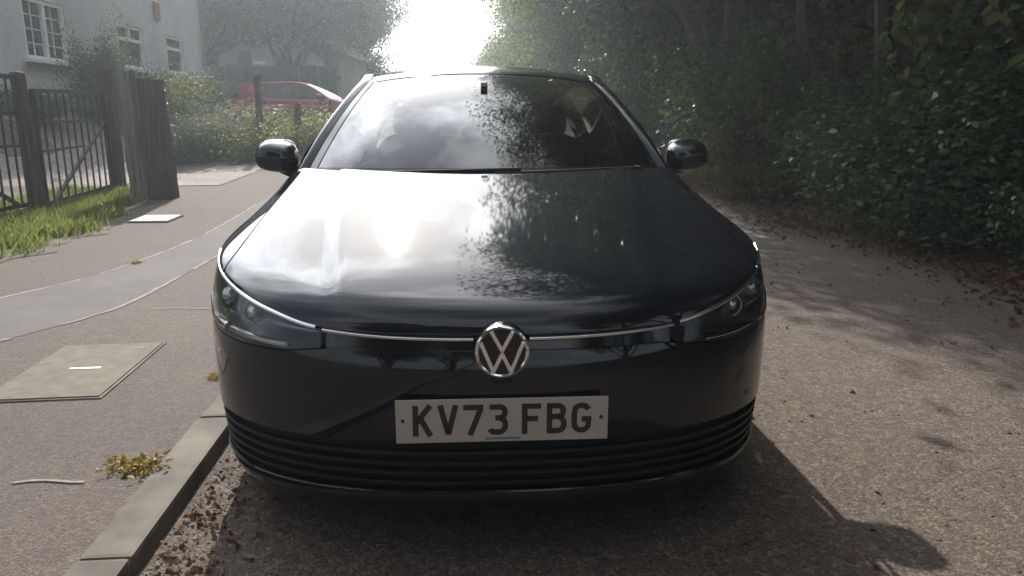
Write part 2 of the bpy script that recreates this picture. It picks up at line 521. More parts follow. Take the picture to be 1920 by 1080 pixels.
def verge_edge(v):
    return pchip([-60, 0, 4.0, 6.0, 6.9, 9.1, 10.5, 12.0, 16, 60], [-3.5, -3.5, -3.5, -3.46, -3.42, -3.72, -4.0, -4.3, -4.5, -4.5])(v)


def zground(x, y):
    """terrain away from the road; a few cm under the road and the pavement"""
    x = np.asarray(x, float); y = np.asarray(y, float)
    u = x * math.cos(R5) + y * math.sin(R5)
    base = zroad(y)
    left = sstep(-3.3, -4.6, u)
    z = base - 0.03 * (1 - left) + left * 0.1
    z = z - 0.06 * sstep(-1.0, -0.6, u) * (1 - sstep(4.1, 4.4, u))
    g = garden_ramp(x, y) * sstep(2, 10, y)
    z = z * (1 - g) + g * np.maximum(1.5, z)
    bank = sstep(4.2, 9.0, u) * 1.3
    return z + bank + 0.09 * sstep(4.0, 4.6, u)


def ground_sheet():
    xs = np.concatenate([np.linspace(-260, -32, 16), np.arange(-30, 30, 0.4), np.linspace(32, 260, 16)])
    ys = np.concatenate([np.linspace(-200, -22, 12), np.arange(-20, 45, 0.5), np.linspace(47, 320, 30)])
    X, Y = np.meshgrid(xs, ys, indexing='ij')
    Yc = np.minimum(Y, 150)
    Z = zground(X, Yc) + 0.03 * np.sin(X * 1.7) * np.cos(Y * 1.3) * sstep(4.6, 6, np.abs(X))
    return tag(MB().grid(np.stack([X, Y, Z], -1)).build('ground', M['soil'], smooth=True, recalc=False), kind='structure')


ground_sheet()


def ribbon(name, ulo, uhi, vs, nu, dz, mat, zf=zroad, jitter=0.0, structure=True):
    P = np.zeros((len(vs), nu, 3))
    for i, v in enumerate(vs):
        a = ulo(v) if callable(ulo) else ulo
        b = uhi(v) if callable(uhi) else uhi
        us = np.linspace(a, b, nu)
        if jitter:
            us[0] += rng.normal(0, jitter); us[-1] += rng.normal(0, jitter)
        for j, u in enumerate(us):
            x, y = uv2xy(u, v)
            P[i, j] = (x, y, float(zf(y)) + dz)
    o = MB().grid(P).build(name, mat, recalc=False, smooth=True)
    if structure: tag(o, kind='structure')
    return o


VS = np.concatenate([np.linspace(-60, -4, 12), np.arange(-3.5, 30, 0.5), np.linspace(31, 130, 25)])
def gutter(u):
    return 0.045 * sstep(-0.60, -0.79, u)


us_ = np.concatenate([np.linspace(-0.80, -0.58, 8), np.linspace(-0.3, 4.3, 6)])
P = np.zeros((len(VS), len(us_), 3))
for i, v in enumerate(VS):
    for j, u in enumerate(us_):
        x, y = uv2xy(u, v); P[i, j] = (x, y, float(zroad(y)) + float(gutter(u)))
tag(MB().grid(P).build('road', M['road'], recalc=False, smooth=True), kind='structure')
ribbon('pavement', -4.6, -0.925, VS, 8, 0.1, M['pavement'])
# smoother strip of relaid asphalt and its pale joints
vs = np.arange(2.2, 26, 0.2)
lo = pchip([2.2, 3.0, 3.83, 4.2, 4.56, 6.45, 9, 14, 30], [-3.1, -2.66, -2.2, -2.02, -1.92, -1.89, -1.98, -2.1, -2.2])
hi = pchip([2.2, 3.6, 4.74, 5.3, 5.8, 7, 8.6, 14, 30], [-3.6, -3.2, -2.78, -2.56, -2.46, -2.38, -2.43, -2.6, -2.7])
ribbon('pavement_strip', hi, lo, vs, 4, 0.102, M['strip'])
for f, a, b in ((lo, 3.5, 3.9), (lo, 4.05, 5.4), (lo, 5.6, 9.4), (hi, 4.2, 5.35), (hi, 5.5, 7.2), (hi, 7.5, 10)):
    w = 0.012
    ribbon('pavement_joint', lambda v: f(v) - w, lambda v: f(v) + w, np.arange(a, b, 0.1), 2, 0.1035, M['seal'], jitter=0.006)
vv = np.linspace(0, 1, 6)
P = np.zeros((6, 2, 3))
for i, t in enumerate(vv):
    for j in (0, 1):
        x, y = uv2xy(-1.32 + 0.21 * t, 2.175 + 0.012 * math.sin(5 * t) + 0.012 * (j - 0.5)); P[i, j] = (x, y, 0.1045)
tag(MB().grid(P).build('pavement_joint', M['seal'], recalc=False), kind='structure')

P = np.zeros((9, 2, 3))
for i, t in enumerate(np.linspace(0, 1, 9)):
    for j in (0, 1):
        x, y = uv2xy(-1.75 + 0.55 * t, 4.36 + 0.02 * math.sin(7 * t) + 0.011 * (j - 0.5)); P[i, j] = (x, y, 0.1035)
tag(MB().grid(P).build('pavement_joint', M['seal'], recalc=False), kind='structure')


def grit(name, label, n, ulo, uhi, vlo, vhi, dz, seed, smin=0.003, smax=0.008):
    r = np.random.default_rng(seed)
    u = r.uniform(ulo, uhi, n); v = vlo + (vhi - vlo) * r.uniform(0, 1, n) ** 1.5
    x, y = uv2xy(u, v); c = np.stack([x, y, zroad(y) + dz + gutter(u) * (u > -0.8)], 1)
    sc = smin + (smax - smin) * r.uniform(0, 1, (n, 1)) ** 3
    base = np.array([(1, 0, 0), (0, 1, 0), (-1, 0, 0), (0, -1, 0), (0, 0, 0.7)], float)
    V = np.stack([c + sc * (b * r.uniform(0.6, 1.3, (n, 3))) for b in base], 1).reshape(-1, 3)
    o = (np.arange(n) * 5)[:, None, None]
    Q = (o + np.array([(0, 1, 4), (1, 2, 4), (2, 3, 4), (3, 0, 4)])[None]).reshape(-1, 3)
    return tag(link(name, fast_mesh(name, V, Q), M['stone']), label, kind='stuff')


M['stone'] = leafmat('loose_stone', [(0.05, 0.04, 0.033), (0.13, 0.10, 0.08), (0.34, 0.28, 0.23)], 0.0, 0.8)
grit('road_grit', 'loose grit and small stones on the road', 5200, -0.78, 4.2, 0.9, 9, 0.001, 31)
grit('road_grit', 'grit gathered in the gutter along the kerb', 2600, -0.79, -0.45, 0.8, 4, 0.001, 32)
grit('pavement_grit', 'loose grit on the pavement', 1800, -3.2, -0.95, 1.2, 8, 0.1, 33, 0.0025, 0.006)

# kerb: separate stones
kerb = bpy.data.objects.new('kerb', None); COL.objects.link(kerb); tag(kerb, kind='structure')
kb = MB().box((0, 0, -0.06), (0.13, 0.908, 0.33)).build('kerb_stone', M['kerb'], kerb, bevel=0.014)
first = True
for k in range(-6, 36):
    v = 0.92 * k + 0.35
    o = kb if first else kb.copy()
    if not first: COL.objects.link(o); o.parent = kerb
    first = False
    x, y = uv2xy(-0.862 + random.uniform(-0.004, 0.004), v)
    sl = float(zroad(y + 0.4) - zroad(y - 0.4)) / 0.8
    o.location = (x, y, float(zroad(y)) + 0.003 + random.uniform(-0.002, 0.003))
    o.rotation_euler = (math.atan(sl), 0, R5 + random.uniform(-0.003, 0.003))

# verge sheet with ragged edge, and driveway
ribbon('verge', lambda v: -5.4, lambda v: float(verge_edge(v)) + 0.09 * math.sin(v * 5.1) + 0.06 * math.sin(v * 11.7 + 1), np.arange(-6, 12.2, 0.12), 12, 0.105, M['verge'])
xs = np.linspace(-9.0, -5.75, 16); ys = np.linspace(9.0, 15.6, 24)
X, Y = np.meshgrid(xs, ys, indexing='ij')
tag(MB().grid(np.stack([X, Y, zground(X, Y) + 0.012], -1)).build('driveway', M['drive'], recalc=False, smooth=True), kind='structure')
ribbon('driveway', -6.2, -3.6, np.arange(12.2, 15.4, 0.2), 10, 0.110, M['drive'])

# utility covers
cv = thing('utility_cover', 'square pale concrete utility cover set in the pavement with a metal lifting slot', 'manhole cover', (*uv2xy(-1.62, 3.26), 0.1), R5 + 0.03)
MB().box((0, 0, -0.02), (0.47, 0.76, 0.052)).build('frame', M['kerb'], cv, bevel=0.004)
MB().box((0, 0, -0.012), (0.445, 0.735, 0.046)).build('lid', M['concrete'], cv, bevel=0.004)
MB().box((0.02, -0.01, 0.011), (0.13, 0.022, 0.005)).build('lifting_slot', M['steel'], cv)
for q in (-1, 1):
    MB().lathe([(0.0118, 0.0002), (0.0118, 0.013)], (0.15 * q, 0.29, 0), 'z', 12).build('lifting_hole', M['iron'], cv, recalc=False)
cv2 = thing('access_cover', 'small white access cover at the far side of the pavement before the gatepost', 'manhole cover', (*uv2xy(-3.27, 8.62), float(zpave(8.6))), R5)
MB().box((0, 0, 0), (0.44, 0.50, 0.024), rx=0.02).build('frame', M['kerb'], cv2, bevel=0.004)
MB().box((0, 0, 0.006), (0.39, 0.45, 0.024), rx=0.02).build('lid', M['white_cover'], cv2, bevel=0.004)


# ------------------------------------------------------------------ foliage
def leaves(centers, n_each, sigma, size, seed, droop=0.25, fold=0.18, aspect=0.62):
    """leaf blades (4 verts each) gathered in clumps round the given centres"""
    r = np.random.default_rng(seed)
    C = np.repeat(np.asarray(centers, float), n_each, axis=0)
    N = len(C)
    off = np.clip(r.normal(0, 1, (N, 3)), -1.6, 1.6) * np.asarray(sigma)
    pos = C + off
    out = off / (np.linalg.norm(off, axis=1, keepdims=True) + 1e-6)
    nrm = out * 0.5 + r.normal(0, 0.55, (N, 3)) + np.array([0, 0, 0.55])
    nrm /= np.linalg.norm(nrm, axis=1, keepdims=True)
    d = np.cross(nrm, r.normal(0, 1, (N, 3))); d[:, 2] -= droop
    d -= nrm * np.sum(d * nrm, axis=1, keepdims=True)
    d /= np.linalg.norm(d, axis=1, keepdims=True) + 1e-6
    s = np.cross(nrm, d)
    L = size * r.uniform(0.55, 1.25, (N, 1)); Wd = L * aspect * r.uniform(0.75, 1.15, (N, 1)) * 0.5
    m1 = pos + d * L * 0.28 + nrm * L * fold * 0.8; m2 = pos + d * L * 0.66 + nrm * L * fold * 0.8
    V = np.stack([pos, m1 + s * Wd * 0.92, m2 + s * Wd * 0.78, pos + d * L, m2 - s * Wd * 0.78, m1 - s * Wd * 0.92], 1).reshape(-1, 3)
    Q = np.arange(6 * N).reshape(-1, 6)
    return V, Q


def branch_path(a, b, bend, n, r):
    a = np.array(a, float); b = np.array(b, float)
    k = r.normal(0, bend, 3)
    return [tuple(a + (b - a) * t + k * math.sin(math.pi * t)) for t in np.linspace(0, 1, n)]


def make_tree_mesh(seed, h, rad, low, n_leaf, size, lobes=9, clump=0.42):
    """returns (trunk mesh builder, crown V, crown Q): lobed crown on limbs that fork"""
    r = np.random.default_rng(seed)
    mb = MB()
    tr = 0.022 * h
    lean = r.normal(0, 0.03 * h, 2)
    top = (lean[0], lean[1], h * 0.8)
    tp = branch_path((0, 0, -0.3), top, 0.02 * h, 8, r)
    mb.tube(tp, [tr * (1.25 if i == 0 else 1 - 0.8 * i / 7) for i in range(8)], 8)
    lobe_c = []
    for k in range(lobes):
        t = r.uniform(0.15, 1.0)
        z = low + (h - low) * t * 0.9
        a = k * 2.4 + r.uniform(-0.5, 0.5)
        prof = math.sin(math.pi * (0.18 + 0.72 * t)) ** 0.7
        rr = rad * prof * r.uniform(0.35, 0.85)
        lobe_c.append((rr * math.cos(a) + lean[0] * t, rr * math.sin(a) + lean[1] * t, z))
    lobe_c.append((lean[0], lean[1], h * 0.88))
    cl = []
    for c in lobe_c:
        f = min(max((c[2] - 0.25 * h) / (0.8 * h), 0.15), 0.9)
        idx = int(f * 6); st = tp[idx]
        pth = branch_path(st, c, 0.03 * h, 5, r)
        mb.tube(pth, [tr * 0.42 * (1 - 0.17 * i) for i in range(5)], 6)
        lr = rad * r.uniform(0.38, 0.62)
        nb = r.integers(20, 30)
        for _ in range(nb):
            q = r.normal(0, 1, 3); q /= np.linalg.norm(q)
            e = np.array(c) + q * lr * r.uniform(0.35, 1.0) * np.array([1, 1, 0.8])
            if r.uniform() < 0.6:
                mb.tube([pth[3], tuple((np.array(pth[3]) + e) / 2 + r.normal(0, 0.08, 3)), tuple(e)], [tr * 0.16, tr * 0.1, tr * 0.04], 4, cap=False)
            cl.append(e)
    per = max(1, n_leaf // len(cl))
    V, Q = leaves(cl, per, (clump * rad / 3.2, clump * rad / 3.2, clump * 0.75 * rad / 3.2), size, seed + 1)
    return mb, V, Q


TREE_LIB = {}


def tree_lib(key, *a, **k):
    mb, V, Q = make_tree_mesh(*a, **k)
    TREE_LIB[key] = (mb, fast_mesh('crown', V, Q), None)


def put_tree(key, name, label, x, y, s=1.0, rz=0.0, leaf='leaf_mid', group=None, sz=None, cat='tree', z=None, mirror=False):
    mb, crown, _ = TREE_LIB[key]
    zz = float(zground(x, min(y, 150))) - 0.05 if z is None else z
    root = thing(name, label, cat, (x, y, zz), rz, group)
    root.scale = (s, s, sz or s)
    kt = key + '_trunk'
    if kt not in TREE_LIB:
        o = mb.build('trunk', M['bark'], root, smooth=True, recalc=False)
        TREE_LIB[kt] = o.data
    else:
        link('trunk', TREE_LIB[kt], None, root)
    kc = key + leaf
    if kc not in TREE_LIB:
        me = crown.copy(); me.materials.append(M[leaf]); TREE_LIB[kc] = me
    link('crown', TREE_LIB[kc], None, root)
    return root


def make_bush_mesh(seed, h, rad, n_leaf, size, stems=7):
    r = np.random.default_rng(seed)
    mb = MB(); cl = []
    for k in range(stems):
        a = k * 2.4 + r.uniform(-0.4, 0.4)
        rr = rad * math.sqrt(r.uniform(0.02, 0.8))
        z = h * r.uniform(0.45, 0.95) * (1 - 0.35 * (rr / rad) ** 2)
        e = (rr * math.cos(a), rr * math.sin(a), z)
        p = branch_path((0.15 * e[0], 0.15 * e[1], -0.1), e, 0.05 * h, 5, r)
        mb.tube(p, [0.03 * (1 - 0.18 * i) for i in range(5)], 5, cap=False)
        for t in np.linspace(0.12, 1.0, 9):
            for _ in range(3):
                c = np.array(e) * t * np.array([1.0, 1.0, 1.0]) + r.normal(0, 0.26, 3) * np.array([rad, rad, h * 0.35])
                c[2] = max(c[2], 0.04)
                cl.append(c)
    V, Q = leaves(cl, max(1, n_leaf // len(cl)), (0.16 * rad, 0.16 * rad, 0.13 * h), size, seed + 5)
    V[:, 2] = np.where(V[:, 2] < 0.0, -V[:, 2] * 0.3, V[:, 2])
    return mb, V, Q


BUSH_LIB = {}


def bush_lib(key, *a, **k):
    BUSH_LIB[key] = [*make_bush_mesh(*a, **k)]
    BUSH_LIB[key][1] = fast_mesh('foliage', BUSH_LIB[key][1], BUSH_LIB[key][2])


def put_bush(key, name, label, x, y, s=1.0, rz=0.0, leaf='leaf_dark', group=None, sz=None, z=None, cat='bush'):
    mb, fo, _ = BUSH_LIB[key]
    root = thing(name, label, cat, (x, y, float(zground(x, y)) - 0.02 if z is None else z), rz, group)
    root.scale = (s, s, sz or s)
    if key + 'st' not in BUSH_LIB:
        BUSH_LIB[key + 'st'] = mb.build('stems', M['bark'], root, recalc=False).data
    else:
        link('stems', BUSH_LIB[key + 'st'], None, root)
    if key + leaf not in BUSH_LIB:
        me = fo.copy(); me.materials.append(M[leaf]); BUSH_LIB[key + leaf] = me
    link('foliage', BUSH_LIB[key + leaf], None, root)
    return root


tree_lib('t1', 11, 12.5, 3.6, 2.0, 90000, 0.125, lobes=13)
tree_lib('t2', 23, 13.5, 3.9, 2.6, 90000, 0.125, lobes=14)
tree_lib('t5', 29, 12.0, 3.9, 2.6, 150000, 0.088, lobes=15)
tree_lib('t4', 41, 9.8, 4.3, 4.0, 140000, 0.14, lobes=22)
tree_lib('t3', 37, 11.0, 3.2, 1.4, 80000, 0.12, lobes=12)
bush_lib('b1', 51, 2.4, 1.15, 27000, 0.080, stems=9)
bush_lib('b2', 63, 2.0, 1.25, 27000, 0.084, stems=9)
bush_lib('b3', 77, 1.0, 0.8, 9000, 0.055, stems=8)

# right-hand side: trees rising out of the hedge along the road
GR = 'trees leaning over the right side of the road'
LR = 'dark leafy tree rising from the hedge on the right side of the road'
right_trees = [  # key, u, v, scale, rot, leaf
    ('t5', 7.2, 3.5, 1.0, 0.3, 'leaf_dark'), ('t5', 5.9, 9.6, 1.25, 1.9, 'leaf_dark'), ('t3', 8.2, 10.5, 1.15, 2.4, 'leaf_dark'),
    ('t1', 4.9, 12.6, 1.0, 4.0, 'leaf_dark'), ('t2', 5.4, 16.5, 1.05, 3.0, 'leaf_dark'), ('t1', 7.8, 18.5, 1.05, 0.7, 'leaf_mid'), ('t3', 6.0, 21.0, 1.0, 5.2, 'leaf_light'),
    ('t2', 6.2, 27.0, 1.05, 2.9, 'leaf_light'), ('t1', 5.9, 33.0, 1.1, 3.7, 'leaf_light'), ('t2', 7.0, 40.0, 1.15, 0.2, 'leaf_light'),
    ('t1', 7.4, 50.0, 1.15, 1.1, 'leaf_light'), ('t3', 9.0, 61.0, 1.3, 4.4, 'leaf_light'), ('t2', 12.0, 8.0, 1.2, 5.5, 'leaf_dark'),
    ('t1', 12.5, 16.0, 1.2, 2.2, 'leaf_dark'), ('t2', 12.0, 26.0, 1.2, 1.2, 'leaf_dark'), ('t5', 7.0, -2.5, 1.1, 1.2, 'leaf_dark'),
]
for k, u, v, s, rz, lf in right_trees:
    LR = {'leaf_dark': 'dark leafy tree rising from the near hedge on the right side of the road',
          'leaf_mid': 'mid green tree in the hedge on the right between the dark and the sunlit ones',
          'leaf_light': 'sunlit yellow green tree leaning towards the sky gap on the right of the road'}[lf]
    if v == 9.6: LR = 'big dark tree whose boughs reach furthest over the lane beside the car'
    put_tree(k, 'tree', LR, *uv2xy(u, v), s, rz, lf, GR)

# understorey hedge: a front row of bushes and a taller row behind
GB = 'bushes in the front row of the hedge along the right side of the road'
GT = 'tall bushes in the back row of the hedge on the right'
r = np.random.default_rng(5)
v = 1.2
i = 0
while v < 34:
    s = r.uniform(0.8, 1.2)
    lf = ['leaf_ivy', 'leaf_dark', 'leaf_mid', 'leaf_dark', 'leaf_ivy'][i % 5] if v > 6 else ['leaf_ivy', 'leaf_dark'][i % 2]
    lb = {'leaf_ivy': 'ivy green hedge bush in the front row along the leaf strewn right road edge',
          'leaf_dark': 'very dark hedge bush in the front row along the leaf strewn right road edge',
          'leaf_mid': 'lighter green hedge bush in the front row along the leaf strewn right road edge'}[lf]
    put_bush(['b1', 'b2'][i % 2], 'bush', lb, *uv2xy(5.3 + r.uniform(-0.25, 0.4), v), s, r.uniform(0, 6.28), lf, GB, s * r.uniform(0.65, 1.2))
    put_bush(['b2', 'b1'][i % 2], 'bush', 'tall dark bush in the back row of the hedge right of the road', *uv2xy(6.7 + r.uniform(-0.4, 0.4), v + 0.5), s * 1.45, r.uniform(0, 6.28), ['leaf_dark', 'leaf_mid', 'leaf_dark'][i % 3], GT, s * r.uniform(1.4, 2.1))
    v += 1.3 if v < 16 else 1.9
    i += 1
while v < 85:
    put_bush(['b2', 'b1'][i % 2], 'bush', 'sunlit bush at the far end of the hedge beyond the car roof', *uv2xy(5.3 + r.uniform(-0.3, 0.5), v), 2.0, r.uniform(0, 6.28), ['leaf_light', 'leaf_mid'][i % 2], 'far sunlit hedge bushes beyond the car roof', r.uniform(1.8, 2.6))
    v += 3.4
    i += 1
# lower sunlit shoots at the hedge foot
for (u, v, s, lf, lb) in ((4.75, 7.6, 0.95, 'leaf_mid', 'low bright green shrub at the foot of the hedge where the road bends'),
                          (4.6, 10.6, 1.0, 'leaf_light', 'low yellow green shrub at the far foot of the hedge beside the car'),
                          (4.8, 5.1, 0.8, 'leaf_ivy', 'low ivy clump at the near foot of the hedge on the right')):
    put_bush('b3', 'shrub', lb, *uv2xy(u, v), s, u, lf)

# left distance: tree mass behind the houses
GL = 'trees in the distance behind the houses'
LL = 'hazy dark tree standing beyond the red car and the houses'
for k, x, y, s, rz in (('t4', -10.9, 38.0, 1.0, 0.5), ('t4', -15.4, 36.5, 1.0, 2.0), ('t4', -19.5, 37.5, 1.0, 3.6), ('t4', -13.2, 47.0, 1.15, 4.6), ('t2', -15.0, 54, 1.1, 2.0), ('t3', -16.5, 52, 1.3, 4.0), ('t2', -22, 44, 1.0, 3.0), ('t1', -12.2, 58, 1.35, 1.0), ('t3', -24, 60, 1.5, 5.0)):
    put_tree(k, 'tree', 'hazy thin stemmed tree standing right in front of the distant gabled house' if y == 38.0 else LL, x, y, s, rz, 'leaf_dark', GL)
# trees further back along the road, seen only as dark reflections in the bumper
GK = 'roadside trees down the road'
for k, x, y, s, rz in (('t1', -5.5, -11, 1.0, 0.1), ('t2', -1.5, -19, 1.1, 2.1), ('t3', 8.5, -9, 1.1, 4.1), ('t1', -9.0, -20, 1.2, 3.1)):
    put_tree(k, 'tree', 'dark leafy roadside tree standing back down the road', x, y, s, rz, 'leaf_dark', GK)

GH = 'thicket of bushes behind the distant houses'
for k, x in enumerate((-20.5, -17.6, -15.0, -12.4, -9.9)):
    put_bush(['b1', 'b2'][k % 2], 'bush', 'hazy dark bush in the thicket behind the distant houses', x, 48.0 + (k % 2), 2.0, k, 'leaf_dark', GH, 2.1)
# garden shrubs on the left
for key, x, y, s, sz, lf, lb in (
        ('b3', -6.75, 15.6, 1.15, 1.15, 'leaf_grey', 'grey green garden shrub beside the thick dark gatepost'),
        ('b3', -5.75, 16.2, 1.3, 0.95, 'leaf_light', 'sprawling yellow green shrub at the edge of the driveway'),
        ('b3', -6.3, 17.6, 1.5, 1.3, 'leaf_grey', 'grey green shrub in front of the red car'),
        ('b3', -4.6, 17.6, 1.5, 1.3, 'leaf_light', 'bright green shrub below the bonnet of the red car'),
        ('b3', -7.9, 16.8, 1.3, 1.5, 'leaf_mid', 'dark green shrub at the corner of the grey house'),
        ('b2', -8.55, 11.6, 0.5, 0.28, 'leaf_mid', 'low green shrub under the left house window behind the gate'),
        ('b2', -8.6, 13.6, 0.5, 0.26, 'leaf_mid', 'low green shrub against the house wall right of the first window'),
        ('b1', -8.3, 15.4, 0.50, 0.82, 'leaf_mid', 'tall thin green bush reaching the sill of the middle window'),
        ('b3', -8.7, 19.0, 1.2, 1.3, 'leaf_mid', 'dark shrub at the foot of the wall under the small window'),
        ('b3', -8.8, 21.5, 1.1, 1.2, 'leaf_mid', 'dark shrub beside the drainpipe at the house corner')):
    put_bush(key, 'shrub', lb, x, y, s, x * 3, lf, None, sz)

# grass on the verge
def grass(name, n, ulo, uhi, vlo, vhi, hgt, seed, edge=False):
    r = np.random.default_rng(seed)
    u = r.uniform(ulo, uhi, n); v = r.uniform(vlo, vhi, n)
    dens = np.sin(u * 3.1 + v * 1.7) + np.sin(v * 4.3 - u * 2.2) + r.normal(0, 0.7, n)
    keep = dens > -0.7
    if edge: keep &= u < verge_edge(v) - 0.22 + 0.1 * np.sin(v * 5.1) + r.normal(0, 0.09, n)
    u, v = u[keep], v[keep]; n = len(u)
    x, y = uv2xy(u, v)
    z = np.maximum(zground(x, y), zroad(y) + 0.105)
    a = r.uniform(0, 2 * math.pi, n); h = hgt * r.uniform(0.35, 1.2, n); w = r.uniform(0.004, 0.009, n)
    ln = r.normal(0, 0.35, (n, 2)) * h[:, None]
    b = np.stack([x, y, z - 0.01], 1)
    sx = np.stack([np.cos(a) * w, np.sin(a) * w, np.zeros(n)], 1)
    m = b + np.stack([ln[:, 0] * 0.4, ln[:, 1] * 0.4, h * 0.6], 1)
    t = b + np.stack([ln[:, 0], ln[:, 1], h], 1)
    V = np.stack([b - sx, b + sx, m + sx * 0.8, t, m - sx * 0.8], 1).reshape(-1, 3)
    Q = np.arange(5 * n).reshape(-1, 5)
    return tag(link(name, fast_mesh(name, V, Q), M['grass']), 'short sunlit grass growing on the verge beside the fence', kind='stuff')


grass('grass', 42000, -5.6, -3.4, 4.2, 11.6, 0.13, 3, True)
grass('grass', 9000, -7.6, -5.2, 6.0, 9.6, 0.2, 4)


def litter(name, label, n, pts, seed, size=0.05):
    r = np.random.default_rng(seed)
    V, Q = leaves(pts, 1, (0, 0, 0), size, seed, droop=0.0, fold=0.15, aspect=0.7)
    return tag(link(name, fast_mesh(name, V, Q), M['litter']), label, kind='stuff')


def flat_pts(n, fu, vlo, vhi, seed, h=0.01):
    r = np.random.default_rng(seed)
    v = vlo + (vhi - vlo) * r.uniform(0, 1, n) ** 1.3
    u = fu(r, n, v)
    x, y = uv2xy(u, v)
    return np.stack([x, y, np.maximum(zroad(y) + gutter(u) + 0.004, zground(x, y) * (u > 4.2)) + r.uniform(0.002, h, n)], 1)


litter('leaf_litter', 'reddish brown fallen leaves along the foot of the hedge', 0,
       flat_pts(12000, lambda r, n, v: 4.25 + 0.18 * np.sin(v * 1.3) + np.abs(r.normal(0, 0.30, n)) * np.where(r.uniform(0, 1, n) < 0.35, -1, 1), 3.2, 22, 9, 0.03), 10, 0.055)
litter('leaf_litter', 'scattered dry leaves and grit lying in the gutter by the kerb', 0,
       flat_pts(1000, lambda r, n, v: -0.77 + np.abs(r.normal(0, 0.10, n)), 1.0, 3.6, 12, 0.012), 13, 0.02)
litter('leaf_litter', 'a few loose leaves scattered over the road', 0, flat_pts(420, lambda r, n, v: r.uniform(-0.7, 4.2, n), 1.2, 12, 14, 0.006), 15, 0.032)
# weed at the kerb
wx, wy = uv2xy(-0.985, 2.25)
w = thing('weed', 'small yellowing weed tuft growing in the joint behind the kerb', 'weed', (wx, wy, 0.1))
r = np.random.default_rng(2)
V, Q = leaves(np.stack([r.normal(0, 0.045, 60), r.normal(0, 0.03, 60), np.abs(r.normal(0.006, 0.008, 60))], 1), 5, (0.018, 0.018, 0.006), 0.022, 8)
M['weed'] = leafmat('weed_leaf', [(0.13, 0.11, 0.025), (0.24, 0.19, 0.05), (0.38, 0.30, 0.10)], 0.3)
link('foliage', fast_mesh('foliage', V, Q), M['weed'], w)
wmesh = bpy.data.meshes[w.children[0].data.name]
for (u, v, sc, lb) in ((-1.00, 3.1, 0.5, 'tiny weed behind the kerb beside the car bumper'), (-2.42, 5.9, 0.6, 'small weed on the edge of the smooth pavement strip')):
    x, y = uv2xy(u, v)
    q = thing('weed', lb, 'weed', (x, y, float(zpave(y))), u * 7)
    q.scale = (sc, sc, sc)
    link('foliage', wmesh, None, q)


# ------------------------------------------------------------------ gate, posts, fences
def post_obj(name, label, cat, x, y, h, w, d, mat, lean=(0, 0), rz=0.0, taper=0.9, rough=0.012, group=None, seed=0):
    r = np.random.default_rng(seed)
    n = 9
    prof = [(-1, -1), (-0.4, -1.04), (0.4, -1.03), (1, -1), (1.04, 0), (1, 1), (0.3, 1.03), (-0.4, 1.02), (-1, 1), (-1.03, 0)]
    P = np.zeros((len(prof), n, 3))
    for j in range(n):
        t = j / (n - 1)
        k = 1 - (1 - taper) * t
        for i, (a, b) in enumerate(prof):
            P[i, j] = (a * w / 2 * k + lean[0] * t + r.normal(0, rough), b * d / 2 * k + lean[1] * t + r.normal(0, rough), -0.15 + (h + 0.15) * t + (r.normal(0, rough * 2) if j == n - 1 else 0))
    mb = MB().grid(P, True)
    m = len(prof)
    mb.f.append(tuple(i * n + n - 1 for i in range(m)))
    o = mb.build(name, mat)
    o.location = (x, y, float(zground(x, y))); o.rotation_euler = (0, 0, rz)
    return tag(o, label, cat, group)


post_obj('gatepost', 'slim dark timber gatepost between the two iron gates', 'post', -5.62, 8.8, 1.62, 0.13, 0.12, M['timber'], (-0.05, 0), rough=0.004, seed=1)
post_obj('gatepost', 'dark timber gatepost at the latch end of the iron gate', 'post', -5.84, 11.1, 1.75, 0.13, 0.13, M['timber'], (-0.02, 0), rough=0.006, seed=2)
post_obj('gatepost', 'pale greenish grey upright timber beside the thick dark gatepost', 'post', -5.10, 10.25, 1.72, 0.21, 0.2, M['timber_grey'], (-0.06, 0), rough=0.007, seed=3)
post_obj('gatepost', 'thick dark purplish brown gatepost with a rough top at the pavement edge', 'post', -4.79, 10.25, 1.66, 0.31, 0.27, M['timber'], (-0.05, 0), taper=0.80, rough=0.006, seed=4)
for x, y, h, lb in ((-5.65, 17.0, 1.75, 'tall grey timber post standing in front of the red car'), (-4.8, 17.0, 1.25, 'shorter timber post standing among the shrubs right of the tall one')):
    post_obj('garden_post', lb, 'post', x, y, h, 0.14, 0.12, M['timber'], rough=0.005, seed=int(h * 100))


def iron_gate(label, a, b, top, bot, flip=False, nb=9):
    a = np.array(a, float); b = np.array(b, float)
    za = float(zground(*a)); zb = float(zground(*b))
    root = thing('iron_gate', label, 'gate', (a[0], a[1], za))
    A = np.array([0, 0, 0.0]); B = np.array([b[0] - a[0], b[1] - a[1], zb - za])
    def at(t, h): q = A + (B - A) * t; return (q[0], q[1], q[2] + h)
    for h, w in ((top, 0.05), (bot + (top - bot) * 0.72, 0.035), (bot, 0.045)):
        MB().bar(at(0, h), at(1, h), 0.03, w).build('rail', M['iron'], root)
    MB().bar(at(0.0, bot + (top - bot) * 0.47), at(0.62, bot + (top - bot) * 0.47), 0.02, 0.025).build('rail', M['iron'], root)
    for t in (0.0, 1.0):
        MB().bar(at(t, bot - 0.05), at(t, top + 0.02), 0.045).build('stile', M['iron'], root)
    MB().bar(at(0.1 if not flip else 0.9, bot), at(1.0 if not flip else 0.0, bot + (top - bot) * 0.70), 0.045, 0.03).build('brace', M['timber'], root)
    m0 = None
    for k in range(1, nb + 1):
        t = k / (nb + 1)
        p0, p1 = at(t, bot - 0.02), at(t, top)
        MB().bar(p0, p1, 0.018).build('bar', M['iron'], root)
    return root


